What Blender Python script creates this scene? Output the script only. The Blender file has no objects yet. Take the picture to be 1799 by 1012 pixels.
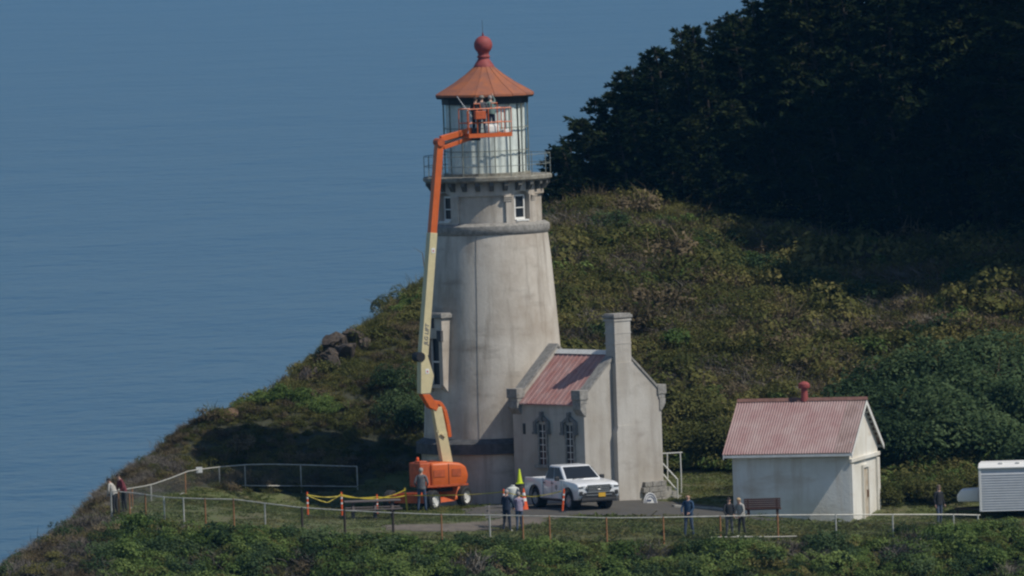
import bpy, bmesh, math, random
import numpy as np
from mathutils import Vector, Matrix, Euler
R_ = math.radians
rng = np.random.default_rng(7)
random.seed(7)
SC = bpy.context.scene
COL = SC.collection

# ------------------------------------------------------------------ camera
PITCH, ROLL, DIST, FPX, ZC = R_(2.5), R_(1.9), 500.0, 21000.0, 8.9
CAM = np.array([0, -DIST*math.cos(PITCH), ZC + DIST*math.sin(PITCH)])
FW = np.array([0, math.cos(PITCH), -math.sin(PITCH)])
_r0 = np.array([1., 0, 0]); _u0 = np.cross(_r0, FW)
CR = math.cos(ROLL)*_r0 - math.sin(ROLL)*_u0
CU = math.sin(ROLL)*_r0 + math.cos(ROLL)*_u0
cam_d = bpy.data.cameras.new('camera'); cam = bpy.data.objects.new('camera', cam_d); COL.objects.link(cam)
cam_d.sensor_width = 36; cam_d.lens = 36*FPX/1799; cam_d.clip_start = 5; cam_d.clip_end = 60000
M = Matrix.Identity(4)
for i in range(3):
    M[i][0] = CR[i]; M[i][1] = CU[i]; M[i][2] = -FW[i]; M[i][3] = CAM[i]
cam.matrix_world = M
SC.camera = cam

# ------------------------------------------------------------------ light
AZ, EL = R_(25), R_(51)
SUN = Vector((math.cos(EL)*math.cos(AZ), -math.cos(EL)*math.sin(AZ), math.sin(EL)))
sd = bpy.data.lights.new('sun', 'SUN'); sd.energy = 3.75; sd.angle = R_(0.55); sd.color = (1.0, 0.94, 0.83)
so = bpy.data.objects.new('sun', sd); COL.objects.link(so); so.rotation_euler = SUN.to_track_quat('Z', 'Y').to_euler()
W = bpy.data.worlds.new('World'); SC.world = W; W.use_nodes = True
nt = W.node_tree; bg = nt.nodes['Background']
sky = nt.nodes.new('ShaderNodeTexSky'); sky.sky_type = 'NISHITA'; sky.sun_disc = False
sky.sun_elevation = EL; sky.sun_rotation = R_(90) + AZ; sky.air_density = 1.0; sky.dust_density = 0.2; sky.ozone_density = 3.5; sky.altitude = 60
nt.links.new(sky.outputs[0], bg.inputs[0]); bg.inputs[1].default_value = 0.088
SC.view_settings.view_transform = 'Standard'; SC.view_settings.look = 'None'
SC.view_settings.exposure = 0.0; SC.view_settings.gamma = 1.0; SC.view_settings.use_curve_mapping = False
SC.render.engine = 'CYCLES'
SC.cycles.use_denoising = True
SC.cycles.max_bounces = 6; SC.cycles.diffuse_bounces = 2; SC.cycles.glossy_bounces = 3; SC.cycles.transparent_max_bounces = 12
SC.cycles.transmission_bounces = 3; SC.cycles.volume_bounces = 0
SC.cycles.filter_width = 2.3
HAZE = 4.0e-5

# ------------------------------------------------------------------ photo pixel <-> world helpers (at a chosen real distance)
def un(px, py, Y):
    d = FW + CR*((px-899.5)/FPX) - CU*((py-506)/FPX)
    t = (Y-CAM[1])/d[1]
    return CAM + d*t
def pr(p):
    v = np.asarray(p, float) - CAM
    z = v @ FW
    return 899.5 + FPX*(v @ CR)/z, 506 - FPX*(v @ CU)/z

# ------------------------------------------------------------------ terrain height: thin plate spline through surveyed points
TP = [(-.87,0,0),(4.4,-6.8,.22),(3,-11,.28),(.5,-9.5,.2),(-3.5,-5,.1),(-4,-7,.12),(-6.1,-12,.2),(-8.7,-12,.36),(-16.9,-14,.72),(-13.9,-4,.9),
 (-11.5,.2,.62),(-6.8,1.9,.35),(-.5,-18,-.08),(13.4,-11,-.7),(8.9,-10,-.28),(14.8,-10,-.75),(18.9,-8,-.8),(7.4,0,.5),(6.35,-3,.2),(8.9,-20,-.5),
 (17,-17,-.65),(6.8,-20,-.42),(22,-15,-.7),(-13.8,-17,.45),(-10.3,-18,.2),(-5,-19,0),(3,6,.8),(7.4,6,1.2),(14,2,.9),(18.8,0,.9),(26,-6,-.3),
 (-9.8,4.7,2.0),(-9.8,6.4,2.75),(-12.6,3.6,1.6),(-4.8,4.2,2.0),(-13.7,7.5,3.3),(-9.9,13,4.2),(-8.2,17,5.6),(-5.5,10,4.4),(-5,14,5.3),(-3.9,27,7.8),(-3,8,3.3),(1.7,40,10.4),(9.2,42,10.4),(12.3,18,5.2),
 (9,14,4.0),(4,14,4.4),(4,25,7.8),(9,28,7.9),(23,38,9.6),(20,22,7),(18.8,6,2.4),(26,8,3.2),(30,20,8.5),
 (1.4,48,9.9),(12,56,14.3),(6,52,12),(23,51,16.5),(30,40,13),(42,40,16),(42,20,13),(12,72,10),(0,60,7),(-5,45,3),(-10,30,-1),
 (-15,20,-3.5),(-19,10,-4),(-21,0,-3.6),(-20,-7,-1.6),(-24,-16,-4.4),(-20.8,-22,-1.0),(-26,-24,-7),(-35,0,-20),(-35,-25,-18),(-30,30,-22),(-20,45,-16),(0,80,-6),
 (-17.1,-5,.95),(-15.6,1,2.0),(-18.4,-26,-1.5),(-15.5,-21,-.3),(-10,-21.5,-.5),(-10,-26,-3),(0,-22,-.8),(0,-26.5,-3.3),(9,-22.5,-1.05),(9,-27,-3.8),(17,-19.5,-.9),(17,-24,-3),(23,-18.5,-.8),(23,-24,-3),
 (-20,-35,-6.5),(-5,-35,-8),(10,-35,-8.5),(25,-35,-8),(-15,-55,-18),(10,-55,-19),(30,-55,-18),(38,-20,-2),(45,-40,-12),(60,0,4),(60,40,20),(60,80,20),(25,85,11)]
TP = np.array(TP, float)
def _phi(r2): return 0.5*r2*np.log(np.maximum(r2, 1e-9))
def _fit(P, lam=0.3):
    n = len(P); d2 = ((P[:, None, :2]-P[None, :, :2])**2).sum(-1)
    A = np.zeros((n+3, n+3)); A[:n, :n] = _phi(d2) + lam*np.eye(n)
    A[:n, n] = 1; A[:n, n+1:] = P[:, :2]; A[n, :n] = 1; A[n+1:, :n] = P[:, :2].T
    return np.linalg.solve(A, np.concatenate([P[:, 2], np.zeros(3)]))
_w = _fit(TP)
def height(x, y):
    x = np.atleast_1d(np.asarray(x, float)); y = np.atleast_1d(np.asarray(y, float)); out = np.empty(x.shape)
    xf, yf, of = x.ravel(), y.ravel(), out.ravel()
    for i in range(0, len(xf), 4000):
        a, b = xf[i:i+4000], yf[i:i+4000]
        d2 = (a[:, None]-TP[None, :, 0])**2 + (b[:, None]-TP[None, :, 1])**2
        of[i:i+4000] = _phi(d2) @ _w[:-3] + _w[-3] + _w[-2]*a + _w[-1]*b
    return np.maximum(of.reshape(x.shape), -62.6)
def hz(x, y): return float(height(x, y)[0])
def gp(px, Y, dz=0.0):
    """ground point seen in photo column px at depth Y"""
    py = 900.0
    for _ in range(4):
        p = un(px, py, Y); z = hz(p[0], Y)
        py -= (z - p[2])*FPX/(Y-CAM[1])
    p = un(px, py, Y)
    return Vector((p[0], Y, hz(p[0], Y)+dz))
def sines(x, y, seed, scale):
    r = np.random.default_rng(seed); v = np.zeros_like(np.asarray(x, float)); a = 0
    for k in range(9):
        th = r.uniform(0, 6.283); f = (0.6+0.35*k)/scale; w = 1/(1+.25*k); a += w
        v = v + w*np.sin((np.cos(th)*x+np.sin(th)*y)*f*2*math.pi + r.uniform(0, 6.28))
    return v/a*1.6

# ------------------------------------------------------------------ materials
def mat(name, base, rough=0.8, var=0.0, vscale=3.0, metal=0.0, second=None, bump=0.0, bscale=30, stretch=None, spec=0.4, coat=0, emis=None):
    m = bpy.data.materials.new(name); m.use_nodes = True; n = m.node_tree.nodes; l = m.node_tree.links
    b = n['Principled BSDF']; b.inputs['Base Color'].default_value = (*base, 1); b.inputs['Roughness'].default_value = rough
    b.inputs['Metallic'].default_value = metal; b.inputs['Specular IOR Level'].default_value = spec; b.inputs['Coat Weight'].default_value = coat
    if var or second or bump:
        g = n.new('ShaderNodeNewGeometry'); mp = n.new('ShaderNodeMapping'); l.new(g.outputs['Position'], mp.inputs[0])
        if stretch: mp.inputs['Scale'].default_value = stretch
    if var or second:
        t = n.new('ShaderNodeTexNoise'); t.inputs['Scale'].default_value = vscale; t.inputs['Detail'].default_value = 6; t.inputs['Roughness'].default_value = .65
        l.new(mp.outputs[0], t.inputs[0])
        r = n.new('ShaderNodeValToRGB'); r.color_ramp.elements[0].position = .36; r.color_ramp.elements[1].position = .66
        c2 = second if second else tuple(min(1, c*(1-var)) for c in base)
        c1 = base if second else tuple(min(1, c*(1+var*.4)) for c in base)
        r.color_ramp.elements[0].color = (*c2, 1); r.color_ramp.elements[1].color = (*c1, 1)
        l.new(t.outputs[0], r.inputs[0]); l.new(r.outputs[0], b.inputs['Base Color'])
    if bump:
        t2 = n.new('ShaderNodeTexNoise'); t2.inputs['Scale'].default_value = bscale; t2.inputs['Detail'].default_value = 4; l.new(mp.outputs[0], t2.inputs[0])
        bp = n.new('ShaderNodeBump'); bp.inputs['Strength'].default_value = bump; bp.inputs['Distance'].default_value = .03
        l.new(t2.outputs[0], bp.inputs['Height']); l.new(bp.outputs[0], b.inputs['Normal'])
    return m

def stucco(name, base, stain, streak):
    """weathered lime render: broad blotches plus rain streaks running down"""
    m = bpy.data.materials.new(name); m.use_nodes = True; n = m.node_tree.nodes; l = m.node_tree.links
    b = n['Principled BSDF']; b.inputs['Roughness'].default_value = .92; b.inputs['Specular IOR Level'].default_value = .15
    g = n.new('ShaderNodeNewGeometry')
    def noise(scale, st, lo, hi, det=6):
        mp = n.new('ShaderNodeMapping'); mp.inputs['Scale'].default_value = st; l.new(g.outputs['Position'], mp.inputs[0])
        t = n.new('ShaderNodeTexNoise'); t.inputs['Scale'].default_value = scale; t.inputs['Detail'].default_value = det; t.inputs['Roughness'].default_value = .6
        l.new(mp.outputs[0], t.inputs[0])
        r = n.new('ShaderNodeMapRange'); r.inputs[1].default_value = lo; r.inputs[2].default_value = hi; l.new(t.outputs[0], r.inputs[0]); return r
    a = noise(.55, (1, 1, .8), .42, .72); s = noise(2.6, (1, 1, .10), .5, .78, 4); f = noise(9, (1, 1, 1), .35, .8); h = noise(.9, (.5, .5, 1.6), .56, .75, 5)
    def mix(fac, c1, c2, k):
        x = n.new('ShaderNodeMixRGB'); mu = n.new('ShaderNodeMath'); mu.operation = 'MULTIPLY'; mu.inputs[1].default_value = k
        l.new(fac.outputs[0], mu.inputs[0]); l.new(mu.outputs[0], x.inputs[0])
        if hasattr(c1, 'outputs'): l.new(c1.outputs[0], x.inputs[1])
        else: x.inputs[1].default_value = (*c1, 1)
        x.inputs[2].default_value = (*c2, 1); return x
    x = mix(a, base, stain, .95); x = mix(s, x, streak, .75); x = mix(f, x, stain, .22); x = mix(h, x, streak, .7)
    l.new(x.outputs[0], b.inputs['Base Color'])
    bp = n.new('ShaderNodeBump'); bp.inputs['Strength'].default_value = .25; bp.inputs['Distance'].default_value = .02
    l.new(f.outputs[0], bp.inputs['Height']); l.new(bp.outputs[0], b.inputs['Normal'])
    return m

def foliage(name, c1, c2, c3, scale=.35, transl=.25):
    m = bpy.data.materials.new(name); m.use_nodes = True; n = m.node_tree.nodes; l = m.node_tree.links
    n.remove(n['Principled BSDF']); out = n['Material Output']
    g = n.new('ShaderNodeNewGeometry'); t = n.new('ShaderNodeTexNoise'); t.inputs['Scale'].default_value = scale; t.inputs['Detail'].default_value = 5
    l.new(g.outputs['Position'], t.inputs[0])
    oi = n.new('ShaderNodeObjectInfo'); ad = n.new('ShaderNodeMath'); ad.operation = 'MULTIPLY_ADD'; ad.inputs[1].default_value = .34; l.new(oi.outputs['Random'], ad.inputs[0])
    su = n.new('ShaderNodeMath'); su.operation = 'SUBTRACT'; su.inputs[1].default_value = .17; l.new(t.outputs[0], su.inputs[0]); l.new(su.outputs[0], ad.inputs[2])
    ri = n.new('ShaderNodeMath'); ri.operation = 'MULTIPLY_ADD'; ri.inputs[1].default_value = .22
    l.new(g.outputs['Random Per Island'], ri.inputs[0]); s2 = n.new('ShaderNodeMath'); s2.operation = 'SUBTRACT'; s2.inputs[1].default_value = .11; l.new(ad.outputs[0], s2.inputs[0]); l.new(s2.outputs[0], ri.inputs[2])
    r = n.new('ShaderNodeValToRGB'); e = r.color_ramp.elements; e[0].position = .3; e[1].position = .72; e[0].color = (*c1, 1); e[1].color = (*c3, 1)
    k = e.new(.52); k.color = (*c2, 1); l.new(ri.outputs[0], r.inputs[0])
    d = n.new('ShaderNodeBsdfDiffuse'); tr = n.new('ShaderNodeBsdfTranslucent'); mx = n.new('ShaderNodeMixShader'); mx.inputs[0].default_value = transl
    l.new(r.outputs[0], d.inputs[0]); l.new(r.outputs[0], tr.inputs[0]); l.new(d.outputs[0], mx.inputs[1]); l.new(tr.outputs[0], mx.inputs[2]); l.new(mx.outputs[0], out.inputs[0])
    return m

def thin_glass(name, tint, gloss=.12, rough=.05):
    m = bpy.data.materials.new(name); m.use_nodes = True; n = m.node_tree.nodes; l = m.node_tree.links
    n.remove(n['Principled BSDF']); out = n['Material Output']
    t = n.new('ShaderNodeBsdfTransparent'); t.inputs[0].default_value = (*tint, 1)
    g = n.new('ShaderNodeBsdfGlossy'); g.inputs['Roughness'].default_value = rough
    f = n.new('ShaderNodeLayerWeight'); pw = n.new('ShaderNodeMath'); pw.operation = 'POWER'; pw.inputs[1].default_value = 4; l.new(f.outputs['Facing'], pw.inputs[0])
    a = n.new('ShaderNodeMath'); a.operation = 'MULTIPLY_ADD'; a.inputs[1].default_value = .6; a.inputs[2].default_value = gloss; l.new(pw.outputs[0], a.inputs[0])
    mx = n.new('ShaderNodeMixShader'); l.new(a.outputs[0], mx.inputs[0]); l.new(t.outputs[0], mx.inputs[1]); l.new(g.outputs[0], mx.inputs[2]); l.new(mx.outputs[0], out.inputs[0])
    return m

X = {}
X['stucco'] = stucco('tower_stucco', (.575, .53, .465), (.34, .28, .22), (.25, .215, .175))
X['stucco_house'] = stucco('annex_stucco', (.485, .46, .42), (.35, .31, .26), (.30, .27, .235))
X['stucco_shed'] = stucco('shed_stucco', (.76, .74, .68), (.58, .54, .46), (.50, .41, .31))
X['stone'] = mat('grey_stone', (.30, .285, .26), .95, .35, 6, bump=.5)
X['stone_dark'] = mat('dark_stone', (.085, .085, .09), .9, .4, 4, bump=.3)
X['hood'] = mat('mid_grey_stone', (.20, .20, .195), .9, .35, 5, bump=.3)
X['white'] = mat('white_paint', (.74, .73, .69), .6, .15, 5)
X['iron_green'] = mat('weathered_iron', (.24, .26, .23), .7, .3, 8)
X['deck'] = mat('gallery_iron', (.30, .29, .24), .8, second=(.16, .14, .11), vscale=5)
X['bracket'] = mat('bracket_iron', (.12, .12, .11), .8, .3, 6)
X['eave_shade'] = mat('eave_shade_black', (.02, .022, .025), .6)  # near-black: shadow under the lantern eave painted into the colour
X['roof_orange'] = mat('rust_orange_roof', (.36, .12, .05), .85, second=(.23, .095, .065), vscale=2.2, bump=.2)
X['red_iron'] = mat('red_lead_paint', (.30, .065, .06), .7, .25, 6)
X['red_roof'] = mat('faded_red_roof', (.41, .265, .245), .7, second=(.34, .15, .13), vscale=2.0, stretch=(1, 1, .35), bump=.1)
X['red_roof_trim'] = mat('red_roof_trim', (.33, .10, .075), .8, .3, 5)
X['shed_roof'] = mat('faded_corrugated_roof', (.36, .262, .248), .75, second=(.29, .17, .165), vscale=1.1, stretch=(1, 1, .6))
X['shed_roof_alt'] = mat('greyed_corrugated_roof', (.33, .245, .23), .8, second=(.24, .165, .15), vscale=1.9, stretch=(1, 1, .6))
X['glass'] = thin_glass('lantern_glass', (.93, .97, .96), .02, .05)
X['dark_glass'] = mat('dark_window_glass', (.016, .020, .026), .3, spec=.25)
X['cloth'] = mat('white_curtain', (.80, .79, .75), .9, .12, 4)
X['brass'] = mat('lens_brass', (.30, .32, .24), .4, metal=.3)
X['orange'] = mat('lift_orange', (.62, .125, .025), .45, .12, 3)
X['orange_d'] = mat('lift_orange_worn', (.50, .10, .03), .6, .3, 5)
X['cream'] = mat('lift_cream', (.62, .53, .31), .5, .1, 4)
X['black'] = mat('black_rubber', (.018, .018, .02), .75)
X['tyre'] = mat('tyre_rubber', (.022, .022, .023), .85)
X['steel'] = mat('grey_steel', (.32, .33, .34), .45, .2, 9, metal=.5)
X['decal_blue'] = mat('decal_blue', (.03, .045, .12), .6)
X['decal_red'] = mat('decal_red', (.45, .04, .04), .6)
X['truck_white'] = mat('truck_white_paint', (.72, .73, .74), .32, coat=.4, spec=.5)
X['chrome'] = mat('grille_silver', (.55, .55, .54), .3, metal=.7)
X['dark_plastic'] = mat('dark_plastic', (.03, .03, .032), .6)
X['lamp_glass'] = mat('headlamp_glass', (.6, .62, .64), .12, spec=.7)
X['plate'] = mat('yellow_plate', (.62, .36, .03), .5)
X['rim'] = mat('white_rim', (.62, .62, .60), .5, .15, 9)
X['alloy'] = mat('alloy_rim', (.42, .43, .45), .35, metal=.5)
X['lime'] = mat('lime_cone', (.58, .70, .03), .6)
X['cone_orange'] = mat('cone_orange', (.75, .11, .03), .6)
X['reflect'] = mat('reflective_white', (.75, .74, .70), .5)
X['tape'] = mat('yellow_tape', (.40, .32, .03), .6)
X['poly'] = mat('white_poly_tank', (.60, .62, .58), .6, .1, 4)
X['rail_galv'] = mat('galvanised_pipe', (.50, .49, .44), .55, .25, 7, metal=.2)
X['rail_rust'] = mat('rusty_pipe', (.36, .17, .075), .8, .3, 7)
X['rail_dark'] = mat('dark_post', (.045, .035, .03), .85)
X['wire'] = mat('fence_wire', (.25, .25, .23), .6, metal=.3)
X['rail_white'] = mat('white_handrail', (.72, .71, .66), .6)
X['wood_grey'] = mat('weathered_grey_wood', (.23, .21, .20), .9, .3, 6)
X['wood_dark'] = mat('dark_brown_wood', (.12, .10, .095), .85, .3, 6)
X['wood_red'] = mat('red_brown_wood', (.085, .04, .03), .8, .3, 6)
X['asphalt'] = mat('asphalt', (.088, .082, .072), .95, second=(.065, .061, .054), vscale=2.2, bump=.3, bscale=60)
X['gravel'] = mat('path_gravel', (.155, .13, .105), .95, .35, 2.5, bump=.4, bscale=40)
X['concrete'] = mat('kerb_concrete', (.30, .29, .26), .9, .25, 4)
X['soil'] = mat('bare_soil', (.17, .105, .06), .95, .4, 2, bump=.6, bscale=12)
X['lawn'] = mat('lawn_ground', (.088, .116, .034), .95, second=(.105, .096, .046), vscale=.7, bump=.5, bscale=25)
X['earth'] = mat('scrub_earth', (.050, .050, .028), .95, second=(.040, .042, .022), vscale=.6, bump=.6, bscale=8)
X['rock'] = mat('cliff_rock', (.105, .080, .060), .95, second=(.045, .038, .033), vscale=2.5, bump=.8, bscale=6)
X['bark'] = mat('spruce_bark', (.05, .042, .036), .95, .3, 9)
X['trailer'] = mat('trailer_white', (.52, .54, .56), .5, .08, 3)
X['trailer_trim'] = mat('trailer_white_trim', (.74, .73, .70), .5)

# ------------------------------------------------------------------ mesh builder
def axes(p0, p1, hint=None):
    d = (Vector(p1)-Vector(p0)).normalized()
    h = Vector(hint) if hint is not None else (Vector((0, 0, 1)) if abs(d.z) < .9 else Vector((1, 0, 0)))
    s = d.cross(h).normalized(); u = s.cross(d).normalized()
    return d, s, u
class MB:
    def __init__(self): self.v = []; self.f = []; self.m = []; self.k = 0
    def add(self, vs, fs):
        o = len(self.v); self.v += [tuple(v) for v in vs]; self.f += [tuple(i+o for i in f) for f in fs]; self.m += [self.k]*len(fs); return self
    def mati(self, k): self.k = k; return self
    def box(self, c, s, rot=None):
        c = Vector(c); q = rot if rot is not None else Matrix.Identity(3)
        vs = [c + q @ Vector((sx*s[0]/2, sy*s[1]/2, sz*s[2]/2)) for sx in (-1, 1) for sy in (-1, 1) for sz in (-1, 1)]
        return self.add(vs, [(0, 1, 3, 2), (4, 6, 7, 5), (0, 4, 5, 1), (2, 3, 7, 6), (0, 2, 6, 4), (1, 5, 7, 3)])
    def beam(self, p0, p1, w, h, hint=None, w1=None, h1=None):
        """box beam; w along the side axis, h along the hint-ish axis"""
        d, s, u = axes(p0, p1, hint); w1 = w if w1 is None else w1; h1 = h if h1 is None else h1
        vs = []
        for p, a, b in ((p0, w, h), (p1, w1, h1)):
            p = Vector(p); vs += [p - s*a/2 - u*b/2, p + s*a/2 - u*b/2, p + s*a/2 + u*b/2, p - s*a/2 + u*b/2]
        return self.add(vs, [(3, 2, 1, 0), (4, 5, 6, 7), (0, 1, 5, 4), (1, 2, 6, 5), (2, 3, 7, 6), (3, 0, 4, 7)])
    def tube(self, pts, r, n=6, r1=None):
        pts = [Vector(p) for p in pts]; k = len(pts); r1 = r if r1 is None else r1; vs = []
        for i, p in enumerate(pts):
            a = pts[max(0, i-1)]; b = pts[min(k-1, i+1)]
            d, s, u = axes(a, b); rr = r + (r1-r)*i/max(1, k-1)
            vs += [p + (s*math.cos(t)+u*math.sin(t))*rr for t in [2*math.pi*j/n for j in range(n)]]
        fs = [(i*n+j, i*n+(j+1) % n, (i+1)*n+(j+1) % n, (i+1)*n+j) for i in range(k-1) for j in range(n)]
        fs += [tuple(range(n))[::-1], tuple((k-1)*n+j for j in range(n))]
        return self.add(vs, fs)
    def lathe(self, prof, n=24, c=(0, 0, 0), axis=None, a0=0.0, a1=2*math.pi):
        c = Vector(c); q = axis if axis is not None else Matrix.Identity(3)
        full = abs(a1-a0-2*math.pi) < 1e-6; cols = n if full else n+1; vs = []
        for r, z in prof:
            for j in range(cols):
                t = a0+(a1-a0)*j/n; vs.append(c + q @ Vector((r*math.sin(t), -r*math.cos(t), z)))
        fs = []
        for i in range(len(prof)-1):
            for j in range(n):
                jj = (j+1) % cols
                fs.append((i*cols+j, i*cols+jj, (i+1)*cols+jj, (i+1)*cols+j))
        return self.add(vs, fs)
    def prism(self, poly, vec):
        n = len(poly); vec = Vector(vec); a = [Vector(p) for p in poly]
        vs = a + [p+vec for p in a]
        return self.add(vs, [tuple(range(n))[::-1], tuple(range(n, 2*n))] + [(i, (i+1) % n, n+(i+1) % n, n+i) for i in range(n)])
    def ball(self, c, r, n=10, k=6, sc=(1, 1, 1)):
        prof = [(math.sin(math.pi*i/k)*r, -math.cos(math.pi*i/k)*r) for i in range(k+1)]
        o = len(self.v); self.lathe(prof, n)
        for i in range(o, len(self.v)):
            p = self.v[i]; self.v[i] = (p[0]*sc[0]+c[0], p[1]*sc[1]+c[1], p[2]*sc[2]+c[2])
        return self
    def mesh(self, name, mats, smooth=None, bevel=0.0, bseg=2):
        me = bpy.data.meshes.new(name); me.from_pydata(self.v, [], self.f)
        for m_ in (mats if isinstance(mats, (list, tuple)) else [mats]): me.materials.append(m_)
        me.polygons.foreach_set('material_index', self.m)
        bm = bmesh.new(); bm.from_mesh(me)
        bmesh.ops.remove_doubles(bm, verts=bm.verts, dist=1e-5)
        bmesh.ops.recalc_face_normals(bm, faces=bm.faces)
        if bevel:
            ed = [e for e in bm.edges if len(e.link_faces) == 2 and e.calc_face_angle(0) > R_(25)]
            bmesh.ops.bevel(bm, geom=ed, offset=bevel, segments=bseg, affect='EDGES', profile=.5, clamp_overlap=True)
        if smooth is not None:
            for f in bm.faces: f.smooth = True
            for e in bm.edges:
                if len(e.link_faces) == 2 and e.calc_face_angle(0) > smooth: e.smooth = False
        bm.to_mesh(me); bm.free(); me.update()
        return me
    def build(self, name, mats, parent=None, smooth=None, bevel=0.0, bseg=2):
        o = bpy.data.objects.new(name, self.mesh(name, mats, smooth, bevel, bseg)); COL.objects.link(o)
        if parent is not None: o.parent = parent
        return o
def tag(o, label=None, cat=None, group=None, kind=None):
    if label: o['label'] = label
    if cat: o['category'] = cat
    if group: o['group'] = group
    if kind: o['kind'] = kind
    return o
def thing(name, label, cat, loc=(0, 0, 0), rz=0.0, group=None):
    o = bpy.data.objects.new(name, None); COL.objects.link(o); o.location = loc; o.rotation_euler = (0, 0, rz); o.empty_display_size = .2
    return tag(o, label, cat, group)
def copy_tree(o, parent=None):
    c = o.copy(); COL.objects.link(c)
    if parent is not None: c.parent = parent
    for ch in list(o.children): copy_tree(ch, c)
    return c
def same(name, me, parent, loc=(0, 0, 0), rot=(0, 0, 0)):
    o = bpy.data.objects.new(name, me); COL.objects.link(o); o.parent = parent; o.location = loc; o.rotation_euler = rot; return o

# ================================================================== SETTING
# ---- sea
mb = MB(); S_ = 20000
mb.add([(-S_, -3000, -62), (S_, -3000, -62), (S_, 2*S_, -62), (-S_, 2*S_, -62)], [(0, 1, 2, 3)])
m = bpy.data.materials.new('sea_water'); m.use_nodes = True; n = m.node_tree.nodes; l = m.node_tree.links; b = n['Principled BSDF']
b.inputs['Base Color'].default_value = (.003, .050, .102, 1); b.inputs['Roughness'].default_value = .28; b.inputs['IOR'].default_value = 1.33; b.inputs['Specular IOR Level'].default_value = .24; b.inputs['Specular Tint'].default_value = (.78, .92, 1, 1)
g = n.new('ShaderNodeNewGeometry')
def wave(scale, st, det, rot=0):
    mp = n.new('ShaderNodeMapping'); mp.inputs['Scale'].default_value = st; mp.inputs['Rotation'].default_value = (0, 0, rot); l.new(g.outputs['Position'], mp.inputs[0])
    t = n.new('ShaderNodeTexNoise'); t.inputs['Scale'].default_value = scale; t.inputs['Detail'].default_value = det; t.inputs['Roughness'].default_value = .6; l.new(mp.outputs[0], t.inputs[0]); return t
w1 = wave(.02, (1, .55, 1), 5, .25); w2 = wave(.12, (1, .6, 1), 4, -.2)
ad = n.new('ShaderNodeMath'); ad.operation = 'MULTIPLY_ADD'; ad.inputs[1].default_value = .35; l.new(w2.outputs[0], ad.inputs[0]); l.new(w1.outputs[0], ad.inputs[2])
bp = n.new('ShaderNodeBump'); bp.inputs['Strength'].default_value = .42; bp.inputs['Distance'].default_value = 6; l.new(ad.outputs[0], bp.inputs['Height']); l.new(bp.outputs[0], b.inputs['Normal'])
tag(mb.build('sea', m), kind='structure')

# ---- thin sea haze filling the air between the far viewpoint and the headland
mb = MB(); mb.box((0, 18400, -6), (44000, 44000, 116))
hm = bpy.data.materials.new('sea_haze'); hm.use_nodes = True; hn = hm.node_tree.nodes; hn.remove(hn['Principled BSDF'])
pv = hn.new('ShaderNodeVolumePrincipled'); pv.inputs['Color'].default_value = (.13, .50, 1, 1); pv.inputs['Density'].default_value = HAZE; hm.node_tree.links.new(pv.outputs[0], hn['Material Output'].inputs['Volume'])
tag(mb.build('haze', hm), kind='stuff')

# ---- terrain
def grid_sheet(name, xs, ys, dz, m, keep=None, kind='structure', rough=0.0):
    Xg, Yg = np.meshgrid(xs, ys); Zg = height(Xg, Yg) + dz
    if rough: Zg = Zg + rough*sines(Xg, Yg, 3, 2.2)
    V = np.stack([Xg.ravel(), Yg.ravel(), Zg.ravel()], 1); nx = len(xs); ny = len(ys)
    I = (np.arange(ny-1)[:, None]*nx + np.arange(nx-1)[None]).ravel()
    F = np.stack([I, I+1, I+nx+1, I+nx], 1)
    if keep is not None:
        c = V[F].mean(1); F = F[keep(c[:, 0], c[:, 1])]
    used, inv = np.unique(F, return_inverse=True); V = V[used]; F = inv.reshape(F.shape)
    me = bpy.data.meshes.new(name); me.from_pydata(V.tolist(), [], F.tolist()); me.materials.append(m)
    me.polygons.foreach_set('use_smooth', [True]*len(F)); me.update()
    o = bpy.data.objects.new(name, me); COL.objects.link(o); return tag(o, kind=kind)
xs = np.concatenate([np.arange(-90, -30, 3), np.arange(-30, 40, .6), np.arange(40, 101, 3)])
ys = np.concatenate([np.arange(-90, -36, 3), np.arange(-36, 70, .6), np.arange(70, 131, 3)])
grid_sheet('headland_terrain', xs, ys, 0, X['earth'])
PLATEAU = [(-17.6, -14.6), (-14, -17.8), (-10.3, -19), (-5, -20.3), (0, -21.2), (7, -21.8), (12, -21.2), (16, -18.9), (19, -17.8), (32, -17.2), (32, -6), (20, -4), (16.5, -4.6), (12.5, -3),
           (9.5, 2), (7, 4), (4, 5), (0, 3.8), (-4, 3.2), (-7, 2.5), (-11, 1.0), (-13.6, -2.0), (-15.4, -6), (-17.4, -12)]
def inside(poly):
    P = np.array(poly, float)
    def f(x, y):
        x = np.asarray(x); y = np.asarray(y); r = np.zeros(x.shape, bool); j = len(P)-1
        for i in range(len(P)):
            c = ((P[i, 1] > y) != (P[j, 1] > y)) & (x < (P[j, 0]-P[i, 0])*(y-P[i, 1])/(P[j, 1]-P[i, 1]+1e-12)+P[i, 0])
            r ^= c; j = i
        return r
    return f
in_plateau = inside(PLATEAU)
fx = np.arange(-19, 33, .22); fy = np.arange(-23, 6, .22)
grid_sheet('lawn', fx, fy, .02, X['lawn'], in_plateau)
PAD = [(-2, -12.6), (1, -14.2), (5, -15.3), (9, -15.0), (13, -14.4), (20, -14), (32, -14), (32, -11.4), (16, -11.6), (12, -12), (9.5, -11.4), (9.2, -9.3), (8.2, -7.6), (6.6, -7), (5.5, -6.6), (2, -4), (0, -4.5), (-2.4, -7.5)]
in_pad = inside(PAD)
grid_sheet('asphalt_yard', np.arange(-3, 33, .2), np.arange(-15.6, -3, .2), .045, X['asphalt'], in_pad)
PATH = [(-5.6, -17.2), (-3, -16.6), (-1.2, -15.5), (0, -13.4), (2.5, -13.9), (1, -16.6), (-1, -18.2), (-3.5, -18.8), (-5.4, -18.4)]
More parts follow.
